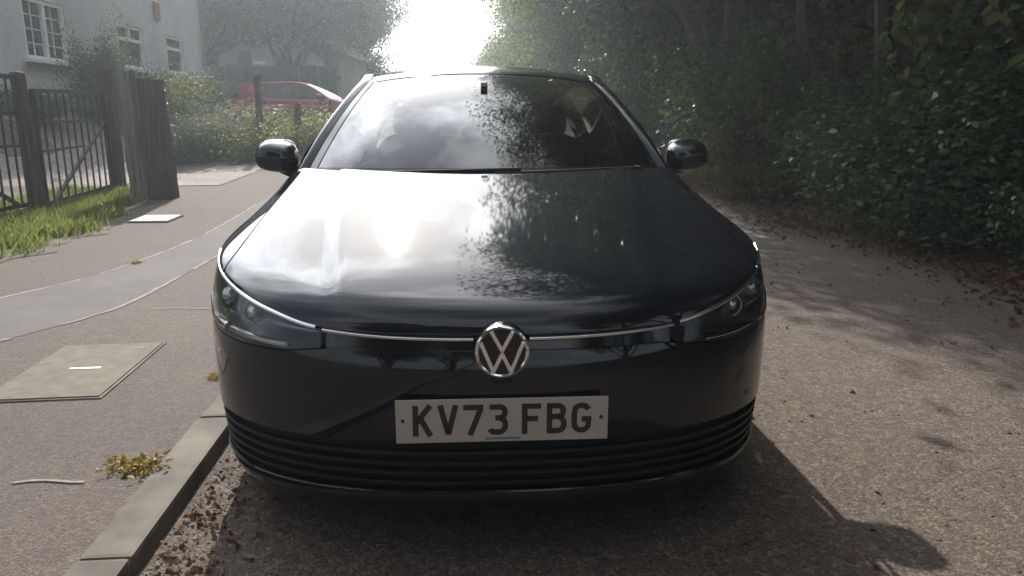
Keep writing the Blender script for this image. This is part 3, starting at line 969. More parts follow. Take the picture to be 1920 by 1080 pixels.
iron_gate('dark iron bar gate with a diagonal brace right of the slim gatepost', (-5.62, 8.95), (-5.88, 10.95), 1.42, 0.10, nb=9)
iron_gate('dark iron bar gate running out of the frame on the left', (-5.60, 8.62), (-5.42, 6.4), 1.56, 0.14, flip=False, nb=12)

# dark green board fence behind the red car
gf = thing('board_fence', 'dark green garden fence behind the red car', 'fence', (-10.5, 26.0, float(zground(-9, 26)) - 0.3))
fb = MB().box((0, 0, 0.95), (0.30, 0.03, 1.9)).build('board', M['green_fence'], gf)
for k in range(15):
    o = fb if k == 0 else fb.copy()
    if k: COL.objects.link(o); o.parent = gf
    o.location = (0.315 * k, 0.01 * (k % 2), 0.02 * math.sin(k * 2.3))
for z in (0.5, 1.5):
    MB().bar((0, -0.05, z), (4.7, -0.05, z), 0.06, 0.08).build('rail', M['green_fence'], gf)
bs = thing('notice_board', 'blue board on a post above the rear of the red car', 'sign', (-7.95, 23.0, float(zground(-7.95, 23.0))))
MB().bar((0, 0, -0.2), (0, 0, 1.62), 0.07).build('post', M['timber'], bs)
MB().box((0, -0.06, 1.86), (0.42, 0.04, 0.46)).build('panel', M['blue'], bs, bevel=0.006)
MB().box((0.42, -0.05, 1.72), (0.34, 0.03, 0.09)).build('name_strip', M['upvc'], bs, bevel=0.004)

# ------------------------------------------------------------------ houses
def window(parent, c, w, h, style, nrm='x'):
    """window on a wall facing +X at plane x=c[0]; c = centre; local frame of parent"""
    x, y, z = c
    fr = MB()
    t = 0.065
    fr.bar((x, y - w / 2, z - h / 2), (x, y - w / 2, z + h / 2), t, 0.09)
    fr.bar((x, y + w / 2, z - h / 2), (x, y + w / 2, z + h / 2), t, 0.09)
    fr.bar((x, y - w / 2 - t / 2, z - h / 2), (x, y + w / 2 + t / 2, z - h / 2), 0.088, t)
    fr.bar((x, y - w / 2 - t / 2, z + h / 2), (x, y + w / 2 + t / 2, z + h / 2), 0.088, t)
    if style == 'casement2':
        fr.bar((x, y, z - h / 2), (x, y, z + h / 2), 0.10, 0.08)
    if style in ('fanlight', 'fanlight2'):
        fr.bar((x, y - w / 2, z + h * 0.18), (x, y + w / 2, z + h * 0.18), 0.08, 0.08)
    if style == 'fanlight2':
        fr.bar((x, y, z + h * 0.18), (x, y, z + h / 2), 0.075, 0.06)
    f = fr.build('window', M['upvc'], parent)
    MB().box((x - 0.035, y, z), (0.012, w, h)).build('pane', M['pane'], f)
    gz = MB()
    if style == 'casement2':
        for k in (-1, 1):
            for q in range(1, 4): gz.bar((x - 0.02, y + k * w * 0.25 - w * 0.2, z - h / 2 + h * q / 4), (x - 0.02, y + k * w * 0.25 + w * 0.2, z - h / 2 + h * q / 4), 0.018, 0.022)
            gz.bar((x - 0.02, y + k * w * 0.25, z - h / 2), (x - 0.02, y + k * w * 0.25, z + h / 2), 0.018, 0.022)
        gz.build('glazing_bar', M['upvc'], f)
    if style == 'fanlight':
        MB().box((x - 0.05, y, z - h * 0.16), (0.006, w * 0.96, h * 0.62)).build('curtain', M['curtain'], f)
    MB().box((x + 0.07, y, z - h / 2 - 0.075), (0.24, w + 0.26, 0.075)).build('sill', M['upvc'], f)
    return f


HX = -9.55
hs = thing('house', 'grey pebbledash house with white framed windows behind the iron gate', 'house', (0, 0, 0))
# wall with reveals: build panels around the openings
wins = [(15.95, 1.36, 3.02, 1.10, 'casement2'), (19.45, 1.25, 3.04, 0.96, 'fanlight2'), (21.95, 1.0, 3.06, 0.92, 'fanlight')]
Y0, Y1, ZB, ZT = 6.0, 24.0, 0.6, 6.6
mb = MB()
edges = [Y0]
for (y, w_, z, h, st) in wins: edges += [y - w_ / 2 - 0.04, y + w_ / 2 + 0.04]
edges.append(Y1)
for i in range(len(edges) - 1):
    a, b = edges[i], edges[i + 1]
    if i % 2 == 0: mb.box((HX - 0.15, (a + b) / 2, (ZB + ZT) / 2), (0.3, b - a, ZT - ZB))
    else:
        y, w_, z, h, st = wins[i // 2]
        lo_, hi_ = z - h / 2 - 0.04, z + h / 2 + 0.04
        mb.box((HX - 0.15, (a + b) / 2, (ZB + lo_) / 2), (0.3, b - a, lo_ - ZB))
        mb.box((HX - 0.15, (a + b) / 2, (hi_ + ZT) / 2), (0.3, b - a, ZT - hi_))
mb.box((HX - 4.3, Y1 - 0.15, (ZB + ZT) / 2), (8.0, 0.3, ZT - ZB))
mb.box((HX - 4.3, Y0 + 0.15, (ZB + ZT) / 2), (8.0, 0.3, ZT - ZB))
mb.build('wall', M['render'], hs)
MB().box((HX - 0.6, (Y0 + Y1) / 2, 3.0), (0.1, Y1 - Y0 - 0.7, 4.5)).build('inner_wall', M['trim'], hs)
for (y, w_, z, h, st) in wins:
    window(hs, (HX - 0.06, y, z), w_, h, st)
for (y, w_, z, h, st) in wins:
    window(hs, (HX + 0.02, y, z + 2.55), w_, h, 'casement2')
MB().box((HX + 0.03, 20.95, 4.12), (0.06, 0.30, 0.42)).build('wall_vent', M['vent'], hs, bevel=0.01)
MB().tube([(HX + 0.08, Y1 - 0.25, 0.8), (HX + 0.08, Y1 - 0.25, 6.5)], 0.055, 8).build('drainpipe', M['pipe'], hs, smooth=True)
MB().tube([(HX + 0.22, Y0, 6.5), (HX + 0.22, Y1, 6.5)], 0.07, 8).build('gutter', M['pipe'], hs, smooth=True)
MB().box((HX + 0.05, 13.9, 2.92), (0.1, 0.2, 0.2)).build('meter_box', M['pipe'], hs, bevel=0.01)
rf = MB().add([(HX + 0.4, Y0 - 0.3, 6.55), (HX + 0.4, Y1 + 0.3, 6.55), (HX - 4.2, Y1 + 0.3, 9.3), (HX - 4.2, Y0 - 0.3, 9.3), (HX - 8.8, Y1 + 0.3, 6.55), (HX - 8.8, Y0 - 0.3, 6.55)],
              [(0, 1, 2, 3), (3, 2, 4, 5), (0, 3, 5), (1, 4, 2), (0, 5, 4, 1)])
rf.build('roof', M['slate'], hs)


def far_house(label, x, y, w, d, h, rz, roofh, mat):
    zz = float(zground(x, y))
    t = thing('house', label, 'house', (x, y, zz), rz)
    b = MB().box((0, 0, h / 2 - 0.5), (w, d, h + 1.0))
    for s in (-1, 1):
        b.add([(-w / 2, s * (d / 2 - 0.01), h), (w / 2, s * (d / 2 - 0.01), h), (0, s * (d / 2 - 0.01), h + roofh - 0.1)], [(0, 1, 2)])
    b.build('wall', mat, t)
    o = 0.3
    MB().add([(-w / 2 - o, -d / 2 - o, h - 0.15), (-w / 2 - o, d / 2 + o, h - 0.15), (0, d / 2 + o, h + roofh), (0, -d / 2 - o, h + roofh), (w / 2 + o, -d / 2 - o, h - 0.15), (w / 2 + o, d / 2 + o, h - 0.15),
              (0, d / 2 + o, h + roofh - 0.15), (0, -d / 2 - o, h + roofh - 0.15)],
             [(0, 1, 2, 3), (3, 2, 5, 4), (0, 3, 7), (1, 6, 2), (0, 7, 6, 1), (4, 5, 6, 7)]).build('roof', M['slate'], t)
    for wx_ in (-w * 0.25, w * 0.25):
        for wz in (1.5, 4.0):
            if wz + 0.8 > h: continue
            f = MB().box((wx_, -d / 2 - 0.02, wz), (1.2, 0.08, 1.25)).build('window', M['upvc'], t)
            MB().box((wx_ - 0.29, -d / 2 - 0.065, wz), (0.46, 0.02, 1.05)).build('pane', M['pane'], f)
            MB().box((wx_ + 0.29, -d / 2 - 0.065, wz), (0.46, 0.02, 1.05)).build('pane', M['pane'], f)
    return t


far_house('distant pale gabled house left of centre beyond the red car', -12.6, 41.0, 5.0, 6.0, 2.5, 0.25, 1.7, M['render'])
far_house('distant cream house just left of the windscreen pillar', -10.6, 43.0, 3.6, 5.0, 2.9, -0.1, 1.4, M['render_pale'])


# ------------------------------------------------------------------ the cars
NN, LC = 2.5, 0.86
fW = spline([0.12, 0.18, 0.24, 0.35, 0.5, 0.62, 0.72, 0.78, 0.84, 0.90], [0.855, 0.874, 0.884, 0.891, 0.8955, 0.8955, 0.884, 0.866, 0.840, 0.812])
fY0 = spline([0.12, 0.18, 0.24, 0.32, 0.42, 0.52, 0.60, 0.66, 0.72, 0.80, 0.90], [0.10, 0.05, 0.028, 0.010, 0.0, 0.003, 0.014, 0.034, 0.06, 0.09, 0.12])
fZE = pchip([0, 0.28, 0.41, 0.55, 0.69, 0.85, 1.0, 1.5, 3.6, 5], [0.655, 0.664, 0.692, 0.726, 0.757, 0.79, 0.808, 0.825, 0.85, 0.86])
fH = pchip([0, 0.24, 0.275, 0.32, 0.41, 0.55, 0.65, 0.73, 0.79, 0.84], [0.617, 0.617, 0.612, 0.604, 0.594, 0.590, 0.592, 0.620, 0.690, 0.788])
fZC = spline([0.0, 0.033, 0.15, 0.3, 0.5, 0.8, 1.08, 1.4], [0.692, 0.704, 0.742, 0.785, 0.836, 0.910, 0.974, 1.045])
S_END = 1.43          # y = 1.33
fCX = pchip([0, 0.28, 0.41, 0.69, 1.0, S_END], [0, 0.41, 0.54, 0.68, 0.715, 0.735])


def Fs(s, z):
    """lower body skin; s 0..1 wraps the front corner, s-1 is metres beyond y=LC along the side"""
    s = np.asarray(s, float); z = np.asarray(z, float)
    W = fW(z); y0 = fY0(z)
    a = np.clip(s, 0, 1) * math.pi / 2
    e = 2 / NN
    q = np.sin(a) ** e
    x = W * q
    y = y0 + (LC - y0) * (1 - np.clip(np.cos(a), 0, 1) ** e)
    ex = np.maximum(s - 1, 0)
    y = y + ex
    # rear: taper from y=3.4 round to the tail, parametrised as an arc
    yr = np.clip((y - 3.45) / 0.834, 0, 1)
    x = np.where(y > 3.45, W * np.clip(1 - yr ** 3.0, 0, 1) ** (1 / 3.0), x)
    return np.stack([x, np.minimum(y, 4.284), z], -1)


def dome(x, y):
    z = fZC(y) - 0.050 * (np.abs(x) / 0.8) ** 2.3
    xc = 0.455 + 0.10 * np.clip((y - 0.3) / 0.75, -0.3, 1.2)
    z = z + 0.0085 * sstep(-0.03, 0.03, xc - np.abs(x)) * sstep(0.02, 0.25, y)
    return z


_sE = np.linspace(0, S_END, 260)
_E = Fs(_sE, fZE(_sE))
_drop = dome(_E[:, 0], _E[:, 1]) - _E[:, 2]
_rad = np.interp(_sE, [0, 0.3, 0.5, 0.7, 1.0, S_END], [0.075, 0.08, 0.13, 0.178, 0.17, 0.14])


def top_z(x, y):
    sh = np.shape(x)
    X = np.ravel(x); Y = np.ravel(y)
    A = _E[:-1, :2]; D = _E[1:, :2] - A
    px = X[:, None] - A[None, :, 0]; py = Y[:, None] - A[None, :, 1]
    t = np.clip((px * D[:, 0] + py * D[:, 1]) / (D ** 2).sum(1), 0, 1)
    d2 = (px - t * D[:, 0]) ** 2 + (py - t * D[:, 1]) ** 2
    i = np.argmin(d2, 1); ar = np.arange(len(X))
    d = np.sqrt(d2[ar, i]); ti = t[ar, i]
    rad = _rad[i] * (1 - ti) + _rad[i + 1] * ti
    drop = _drop[i] * (1 - ti) + _drop[i + 1] * ti
    k = np.clip(1 - d / rad, 0, 1)
    z = dome(X, Y) - drop * (1 - np.sqrt(np.clip(1 - k * k, 0, 1)))
    return z.reshape(sh)


def C_xy(s):
    x = fCX(s)
    return x, 1.06 + 0.27 * (x / 0.735) ** 2


S0 = 0.66


def S_xy(s):
    s = np.asarray(s, float)
    E = Fs(s, fZE(s))
    k = np.clip((s - S0) / (S_END - S0), 0, 1)
    e0 = Fs(S0, fZE(S0))
    sx = pchip([0, 0.15, 0.5, 1], [e0[0], 0.768, 0.758, 0.735])(k)
    sy = e0[1] + (1.33 - e0[1]) * k
    m = s < S0
    return np.where(m, E[..., 0], sx), np.where(m, E[..., 1], sy)


def sag(s):
    return -0.042 * np.clip(np.abs(s) / 0.8, 0, 1.1) ** 2


def both(P):
    Q = P.copy(); Q[..., 0] *= -1
    return [P, Q]


def arch_cut(mb, yc, zc, r):
    """open a wheel arch: drop faces inside the circle, snap the rim to it"""
    v = np.array(mb.v); d = np.hypot(v[:, 1] - yc, v[:, 2] - zc)
    ins = d < r
    keep = [f for f in mb.f if not all(ins[i] for i in f)]
    used = set(i for f in keep for i in f)
    for i in used:
        if ins[i]:
            dd = max(d[i], 1e-4)
            v[i, 1] = yc + (v[i, 1] - yc) / dd * r; v[i, 2] = zc + (v[i, 2] - zc) / dd * r
    mb.v = [tuple(p) for p in v]; mb.f = keep
    return mb


fBX = pchip([1.33, 1.6, 2.5, 3.3, 3.7, 3.95, 4.06], [0.782, 0.80, 0.805, 0.795, 0.76, 0.69, 0.60])
fBZ = pchip([1.33, 2.5, 3.3, 4.1], [0.948, 0.965, 0.985, 1.0])
fRX = pchip([1.36, 1.6, 1.95, 2.1, 2.4, 3.2, 3.75, 4.03], [0.782, 0.712, 0.612, 0.596, 0.592, 0.58, 0.565, 0.60])
fRZ = pchip([1.36, 1.6, 1.95, 2.1, 2.4, 3.2, 3.75, 4.03], [0.948, 1.125, 1.318, 1.362, 1.392, 1.372, 1.300, 1.04])
fRoof = spline([1.88, 2.1, 2.45, 2.9, 3.4, 3.78], [1.398, 1.437, 1.458, 1.452, 1.418, 1.372])
fIX = pchip([1.9, 2.2, 3.0, 3.8], [0.532, 0.540, 0.535, 0.515])


def Wtop(w):
    w = np.asarray(w, float)
    return np.stack([0.532 * w, 1.885 + 0.085 * w ** 2, 1.398 - 0.040 * np.abs(w) ** 2.2], -1)


def Wbase(w):
    w = np.asarray(w, float)
    x = 0.728 * w
    return np.stack([x, 1.085 + 0.285 * w ** 2, 0.972 - 0.010 * w ** 2], -1)


def screen_pt(w, t, lift=0.0):
    b, k = Wbase(w), Wtop(w)
    t = np.asarray(t, float)[..., None]
    p = b * (1 - t) + k * t
    bul = 4 * t * (1 - t)
    p = p + bul * np.array([0, -0.018, 0.026])
    return p + np.array([0, -0.55, 0.83]) * lift


def upper_side(y, t):
    """skin between the shoulder line and the window belt"""
    s = 1 + (y - LC)
    E = Fs(s, fZE(s))
    B = np.stack([fBX(y), y, fBZ(y)], -1)
    t = np.asarray(t, float)[..., None]
    p = E * (1 - t) + B * t
    p[..., 0] += 0.016 * np.sin(math.pi * t[..., 0])
    return p


GLY = {}


def glyphs():
    """plate characters as strokes in a 50 x 79 cell (stroke 14), centre lines"""
    def arc(cx, cy, rx, ry, a0, a1, n=7):
        return [(cx + rx * math.cos(math.radians(a0 + (a1 - a0) * i / (n - 1))), cy + ry * math.sin(math.radians(a0 + (a1 - a0) * i / (n - 1)))) for i in range(n)]
    G = {}
    G['K'] = [[(7, 0), (7, 79)], [(43, 79), (10, 36)], [(19, 46), (43, 0)]]
    G['V'] = [[(6, 79), (25, 4)], [(44, 79), (25, 4)]]
    G['7'] = [[(1, 72), (43, 72), (43, 66), (17, 0)]]
    G['3'] = [[(4, 72)] + [(28, 72)] + arc(30, 58, 12, 14, 80, -80, 7) + [(18, 43)], [(28, 43)] + arc(28, 25, 15, 18, 70, -90, 8) + [(14, 7)] + arc(16, 16, 10, 9, 250, 185, 4)]
    G['F'] = [[(7, 0), (7, 79)], [(7, 72), (47, 72)], [(7, 40), (40, 40)]]
    G['B'] = [[(7, 0), (7, 79)], [(7, 72), (28, 72)] + arc(29, 58, 12, 14, 80, -80, 7) + [(7, 43)], [(28, 43)] + arc(29, 25, 14, 18, 75, -85, 8) + [(7, 7)]]
    G['G'] = [arc(25, 55, 18, 17, 20, 150, 8) + [(7, 50), (7, 28)] + arc(25, 24, 18, 17, 200, 340, 8) + [(43, 36), (26, 36)]]
    return G


def build_car(label, cat, loc, rz, paint, name='parked_car', front=True):
    car = thing(name, label, cat, loc, rz)
    n_lin = lambda a, b, n: np.linspace(a, b, n)

    # ---- bonnet
    mb = MB()
    ss = np.concatenate([n_lin(0, 0.6, 44), n_lin(0.605, S_END - 0.001, 40)])
    tt = np.concatenate([[0.0], 1 - np.cos(n_lin(0.05, 1, 34) * math.pi / 2)])
    Sx, Sy = S_xy(ss); Cx, Cy = C_xy(ss)
    T = tt[None, :]
    X = Sx[:, None] * (1 - T) + Cx[:, None] * T; Y = Sy[:, None] * (1 - T) + Cy[:, None] * T
    inset = np.where(ss > S0, 0.005, 0.0)[:, None] * (1 - T)
    X = X - inset
    Z = top_z(X, Y)
    Pb = np.stack([X, Y, Z], -1)
    # folded lip round the edge
    lip = Pb[:, :1].copy(); lip[..., 2] -= 0.016; lip[..., 1] += 0.012
    Pb = np.concatenate([lip, Pb], 1)
    for P in both(Pb): mb.grid(P)
    mb.build('bonnet', paint, car, smooth=True)

    # ---- wings (top part outside the shut line + side with arch)
    for sg in (1, -1):
        mb = MB()
        ss = n_lin(S0 + 0.004, S_END, 44); tt = 1 - np.cos(n_lin(0, 1, 12) * math.pi / 2)
        E = Fs(ss, fZE(ss)); Sx, Sy = S_xy(ss)
        X = E[:, None, 0] * (1 - tt) + Sx[:, None] * tt; Y = E[:, None, 1] * (1 - tt) + Sy[:, None] * tt
        Pw = np.stack([X, Y, top_z(X, Y)], -1)
        lip = Pw[:, -1:].copy(); lip[..., 2] -= 0.02
        Pw = np.concatenate([Pw, lip], 1)
        Pw[..., 0] *= sg
        mb.grid(Pw)
        ss = n_lin(0.845, 1.43, 46)
        zz = np.linspace(0, 1, 40)
        Zg = 0.2 + (fZE(ss)[:, None] - 0.2) * zz[None, :]
        Pf = Fs(np.repeat(ss[:, None], 40, 1), Zg)
        Pf[..., 0] *= sg
        m2 = MB().grid(Pf)
        arch_cut(m2, 0.885, 0.325, 0.348)
        mb.add(m2.v, m2.f)
        mb.build('front_wing', paint, car, smooth=True)

    # ---- bumper: upper skin, grille recess, lower lip
    mb = MB()
    ss = n_lin(0, 0.84, 76); zz = np.linspace(0, 1, 26)
    zb = 0.388 + sag(ss)
    zt = np.minimum(fH(ss), fZE(ss) - 0.004)
    Zg = zb[:, None] + (zt - zb)[:, None] * zz[None, :]
    Pu = Fs(np.repeat(ss[:, None], 26, 1), Zg)
    topl = Pu[:, -1:].copy(); topl[..., 1] += 0.03; topl[..., 0] *= 0.985; topl[..., 2] -= 0.004
    botl = Pu[:, :1].copy(); botl[..., 1] += 0.035; botl[..., 0] *= 0.98
    Pu = np.concatenate([botl, Pu, topl], 1)
    for P in both(Pu): mb.grid(P)
    arch_cut(mb, 0.885, 0.325, 0.348)
    mb.build('front_bumper', paint, car, smooth=True)
    mb = MB()
    zz = np.linspace(0, 1, 9)
    zlo = 0.178; zhi = 0.234
    Pl = Fs(np.repeat(ss[:, None], 9, 1), zlo + sag(ss)[:, None] + (zhi - zlo) * np.repeat(zz[None, :], len(ss), 0))
    Pl[..., 1] -= 0.010 * np.sin(np.pi * (0.25 + 0.75 * zz))[None, :]
    topl = Pl[:, -1:].copy(); topl[..., 1] += 0.04; topl[..., 0] *= 0.97
    botl = Pl[:, :1].copy(); botl[..., 1] += 0.25; botl[..., 0] *= 0.95
    Pl = np.concatenate([botl, Pl, topl], 1)
    for P in both(Pl): mb.grid(P)
    arch_cut(mb, 0.885, 0.325, 0.348)
    mb.build('bumper_lip', M['gloss_black'] if front else paint, car, smooth=True)
    s_ = n_lin(-0.80, 0.80, 81)
    p = Fs(np.abs(s_), 0.236 + sag(s_)); p[:, 0] *= np.sign(s_); p[:, 1] += 0.003
    MB().tube([tuple(v) for v in p], 0.005, 8).build('lip_highlight', M['gloss_black'], car, smooth=True)  # gloss bar added to catch a highlight along the lip
    # lower grille
    gp = MB()
    zz = np.linspace(0.215, 0.405, 6)
    Pg = Fs(np.repeat(ss[:, None], 6, 1), np.repeat(zz[None, :], len(ss), 0) + sag(ss)[:, None])
    Pg[..., 1] += 0.024; Pg[..., 0] *= 0.986
    for P in both(Pg): gp.grid(P)
    arch_cut(gp, 0.885, 0.325, 0.348)
    grille = gp.build('lower_grille', M['plastic'], car, smooth=True)
    for z in (0.262, 0.292, 0.322, 0.352):
        sl = MB()
        s_ = n_lin(-0.80, 0.80, 81)
        rise = 0.0
        prof = [(-0.004, -0.004), (0.022, -0.005), (0.024, 0.004), (-0.002, 0.005)]
        P = np.zeros((81, 5, 3))
        for j, (dy_, dz_) in enumerate(prof + prof[:1]):
            p = Fs(np.abs(s_), z + dz_ + sag(s_))
            p[:, 0] = p[:, 0] * np.sign(s_) * 0.998
            p[:, 1] += 0.010 + dy_
            P[:, j] = p
        sl.grid(P).build('grille_slat', M['plastic'], grille, smooth=True)
    # upper slot behind the chrome strip
    up = MB()
    s_ = n_lin(-0.27, 0.27, 41)
    P = np.zeros((41, 2, 3))
    for j, z in enumerate((0.610, 0.662)):
        p = Fs(np.abs(s_), z + 0 * s_); p[:, 0] *= np.sign(s_); p[:, 1] += 0.022; P[:, j] = p
    up.grid(P).build('upper_grille', M['gloss_black'], car, smooth=True)
    for sg in (1, -1):
        s_ = n_lin(0.026, 0.276, 24)
        p = Fs(s_, 0.645 + 0.012 * (s_ / 0.27) ** 2); p[:, 0] *= sg; p[:, 1] -= 0.001
        P = np.stack([p + np.array(o) for o in ((0, 0, -0.0042), (0, -0.0035, -0.0025), (0, -0.0035, 0.0025), (0, 0, 0.0042), (0, 0.012, 0.0042))], 1)
        MB().grid(P).build('chrome_strip', M['satin'], car, smooth=True)

    # ---- headlights
    for sg in (1, -1):
        hl = bpy.data.objects.new('headlight', None); COL.objects.link(hl); hl.parent = car
        s_ = n_lin(0.278, 0.842, 50); zz = np.linspace(0, 1, 14)
        zb = fH(s_) + 0.003; zt = fZE(s_) - 0.004
        zt = np.maximum(zt, zb + 0.002)
        Zg = zb[:, None] + (zt - zb)[:, None] * zz
        base = Fs(np.repeat(s_[:, None], 14, 1), Zg)
        # inner housing, set back
        dep = 0.055 * np.sin(math.pi * np.clip(zz, 0.0, 1.0)) [None, :] * np.minimum(1, (zt - zb)[:, None] / 0.05)
        H_ = base.copy(); H_[..., 1] += 0.004 + dep; H_[..., 0] *= (1 - dep * 0.55)
        H_[..., 0] *= sg
        MB().grid(H_).build('housing', M['lamp_inner'], hl, smooth=True)
        L_ = base.copy(); L_[..., 0] *= sg; L_[..., 1] -= 0.001
        MB().grid(L_).build('lens_cover', M['lens'], hl, smooth=True)
        # light guides along the lower edge; bright bar added for the brow's reflection
        for nm, a, b, fr_, rr in (('light_guide', 0.36, 0.57, 0.16, 0.010), ('light_guide', 0.59, 0.77, 0.18, 0.013), ('brow_highlight', 0.29, 0.82, 0.95, 0.0055)):
            q = n_lin(a, b, 26)
            zq = fH(q) + (fZE(q) - fH(q)) * fr_
            if nm == 'light_guide' and a > 0.5:
                zq = fH(np.minimum(q, 0.66)) + 0.022 + 0.10 * np.clip(q - 0.70, 0, 1) * 6
            p = Fs(q, zq); p[:, 1] += 0.009 if nm != 'brow_highlight' else 0.002; p[:, 0] *= sg * (0.992 if nm != 'brow_highlight' else 1)
            MB().tube([tuple(v) for v in p], rr, 8).build(nm, M['chrome'] if nm != 'brow_highlight' else M['satin'], hl, smooth=True)
        # projector lamps
        for q, zf, rr in ((0.50, 0.56, 0.030), (0.64, 0.55, 0.038)):
            zq = float(fH(q) + (fZE(q) - fH(q)) * zf)
            c = Fs(q, zq); cx, cy = c[0] * 0.975 * sg, c[1] + 0.05
            lam = MB().lathe([(0.03, rr * 1.15), (-0.004, rr * 1.12), (-0.004, rr), (0.006, rr * 0.95)], (cx, cy, zq), 'y', 28)
            lam.build('lamp_bezel', M['satin'], hl, smooth=True)
            MB().lathe([(0.008, rr * 0.95), (-0.004, rr * 0.85), (-0.012, rr * 0.6), (-0.017, rr * 0.3), (-0.018, 0.0005)], (cx, cy, zq), 'y', 28).build('projector_lens', M['satin'], hl, smooth=True)

    # ---- side panels
    def side_panel(nm, y0, y1, z0, mat=paint, arch=None, ny=34):
        for sg in (1, -1):
            ys = n_lin(y0 + 0.0025, y1 - 0.0025, ny)
            s_ = 1 + ys - LC
            zz = np.linspace(0, 1, 34)
            Zg = z0 + (fZE(s_)[:, None] - z0) * zz
            P1 = Fs(np.repeat(s_[:, None], 34, 1), Zg)
            P2 = np.stack([upper_side(ys, np.full_like(ys, t)) for t in np.linspace(0.06, 1, 9)], 1)
            P = np.concatenate([P1, P2], 1)
            # crisp shoulder crease: pull the skin in just under the line
            P[:, :34, 0] -= 0.010 * np.exp(-((fZE(s_)[:, None] - Zg - 0.035) / 0.025) ** 2)
            # lips
            a = P[:1].copy(); a[..., 0] -= 0.03; b = P[-1:].copy(); b[..., 0] -= 0.03
            P = np.concatenate([a, P, b], 0)
            P[..., 0] *= sg
            m = MB().grid(P)
            if arch: arch_cut(m, *arch)
            p = m.build(nm, mat, car, smooth=True)
            if nm.endswith('door'):
                yh = y1 - 0.20
                c = Fs(1 + yh - LC, 0.77)
                MB().superell((sg * (c[0] + 0.012), yh, 0.775), (0.018, 0.115, 0.016), 0.7, 16, 8).build('door_handle', paint, p, smooth=True)
    side_panel('front_door', 1.335, 2.46, 0.30)
    side_panel('rear_door', 2.46, 3.42, 0.30, arch=(3.496, 0.325, 0.352))
    # sills
    for sg in (1, -1):
        ys = n_lin(1.18, 3.18, 20)
        P = Fs(np.repeat((1 + ys - LC)[:, None], 6, 1), np.repeat(np.linspace(0.16, 0.297, 6)[None], 20, 0))
        P[..., 0] *= 0.985 * sg
        MB().grid(P).build('sill', M['plastic'], car, smooth=True)
    # rear quarters and tail: wraps round to the centre of the back
    for sg in (1, -1):
        al = n_lin(0, 1, 40)
        yy = 3.42 + (4.284 - 3.42) * np.sin(al * math.pi / 2) ** 1.0
        s_ = 1 + yy - LC
        zz = np.linspace(0, 1, 30)
        Zg = 0.22 + (fZE(s_)[:, None] - 0.22) * zz
        P1 = Fs(np.repeat(s_[:, None], 30, 1), Zg)
        E = P1[:, -1]
        bx = np.interp(al, [0, 0.45, 0.62, 1], [0.790, 0.72, 0.60, 0.0]); by = np.interp(al, [0, 0.45, 0.62, 1], [3.42, 3.9, 4.06, 4.13])
        B = np.stack([bx, by, 0.985 + 0.015 * al], -1)
        P2 = np.stack([E * (1 - t) + B * t + np.array([0, 0, 0.02 * math.sin(math.pi * t)]) for t in np.linspace(0.08, 1, 8)], 1)
        P = np.concatenate([P1, P2], 1); P[..., 0] *= sg
        m = arch_cut(MB().grid(P), 3.496, 0.325, 0.352)
        m.build('rear_quarter', paint, car, smooth=True)
        MB().superell((sg * 0.56, 4.125, 0.82), (0.17, 0.115, 0.06), 0.6, 20, 10).build('tail_light', M['tail'], car, smooth=True)

    # ---- greenhouse
    w_ = n_lin(-1, 1, 61); t_ = n_lin(0, 1, 30)
    P = np.stack([screen_pt(w_, np.full_like(w_, t)) for t in t_], 1)
    MB().grid(P).build('windscreen', M['screen'], car, smooth=True)
    fr = MB()
    for a, b in ((-1, -0.955), (0.955, 1)):
        ww = n_lin(a, b, 4)
        fr.grid(np.stack([screen_pt(ww, np.full_like(ww, t), 0.003) for t in t_], 1))
    ww = n_lin(-0.95, 0.95, 41)
    fr.grid(np.stack([screen_pt(ww, np.full_like(ww, t), 0.003) for t in (0.0, 0.02, 0.045)], 1))
    fr.grid(np.stack([screen_pt(ww, np.full_like(ww, t), 0.003) for t in (0.965, 0.98, 1.0)], 1))
    fr.build('windscreen_surround', M['gloss_black'], car, smooth=True)
    # scuttle panel between bonnet and glass
    cx_ = n_lin(-0.728, 0.728, 41)
    cy_ = 1.06 + 0.27 * (np.abs(cx_) / 0.735) ** 2
    P = np.stack([np.stack([cx_, cy_ - 0.03, top_z(np.abs(cx_), cy_) - 0.03], -1), np.stack([cx_, cy_ + 0.004, top_z(np.abs(cx_), cy_) - 0.018], -1), Wbase(cx_ / 0.728) + np.array([0, 0.02, -0.004])], 1)
    MB().grid(P).build('scuttle', M['plastic'], car, smooth=True)
    for x0, x1, t0, t1 in ((-0.52, 0.12, 0.0, 0.03), (0.02, 0.60, 0.0, 0.03)):
        q = n_lin(x0, x1, 14)
        p = screen_pt(q / 0.70, np.interp(q, [x0, x1], [t0, t1]), 0.009)
        MB().tube([tuple(v) for v in p], 0.006, 6).build('wiper', M['plastic'], car, smooth=True)
    # pillars and roof rails: from the glass edge out to the gutter
    for sg in (1, -1):
        tA = n_lin(0, 1, 26)
        I1 = screen_pt(np.ones_like(tA), tA)
        yA = np.interp(tA, [0, 0.45, 1], [1.36, 1.62, 2.0])
        yA = 1.36 + (2.0 - 1.36) * tA
        R1 = np.stack([fRX(yA), yA + 0.015, fRZ(yA)], -1)
        yR = n_lin(2.0, 3.78, 30)[1:]
        xi = fIX(yR)
        I2 = np.stack([xi, yR - 0.0, fRoof(yR) - 0.040 * (1 + 0.2 * (yR - 2))], -1)
        R2 = np.stack([fRX(yR), yR, fRZ(yR)], -1)
        I = np.concatenate([I1, I2]); Rr = np.concatenate([R1, R2])
        P = []
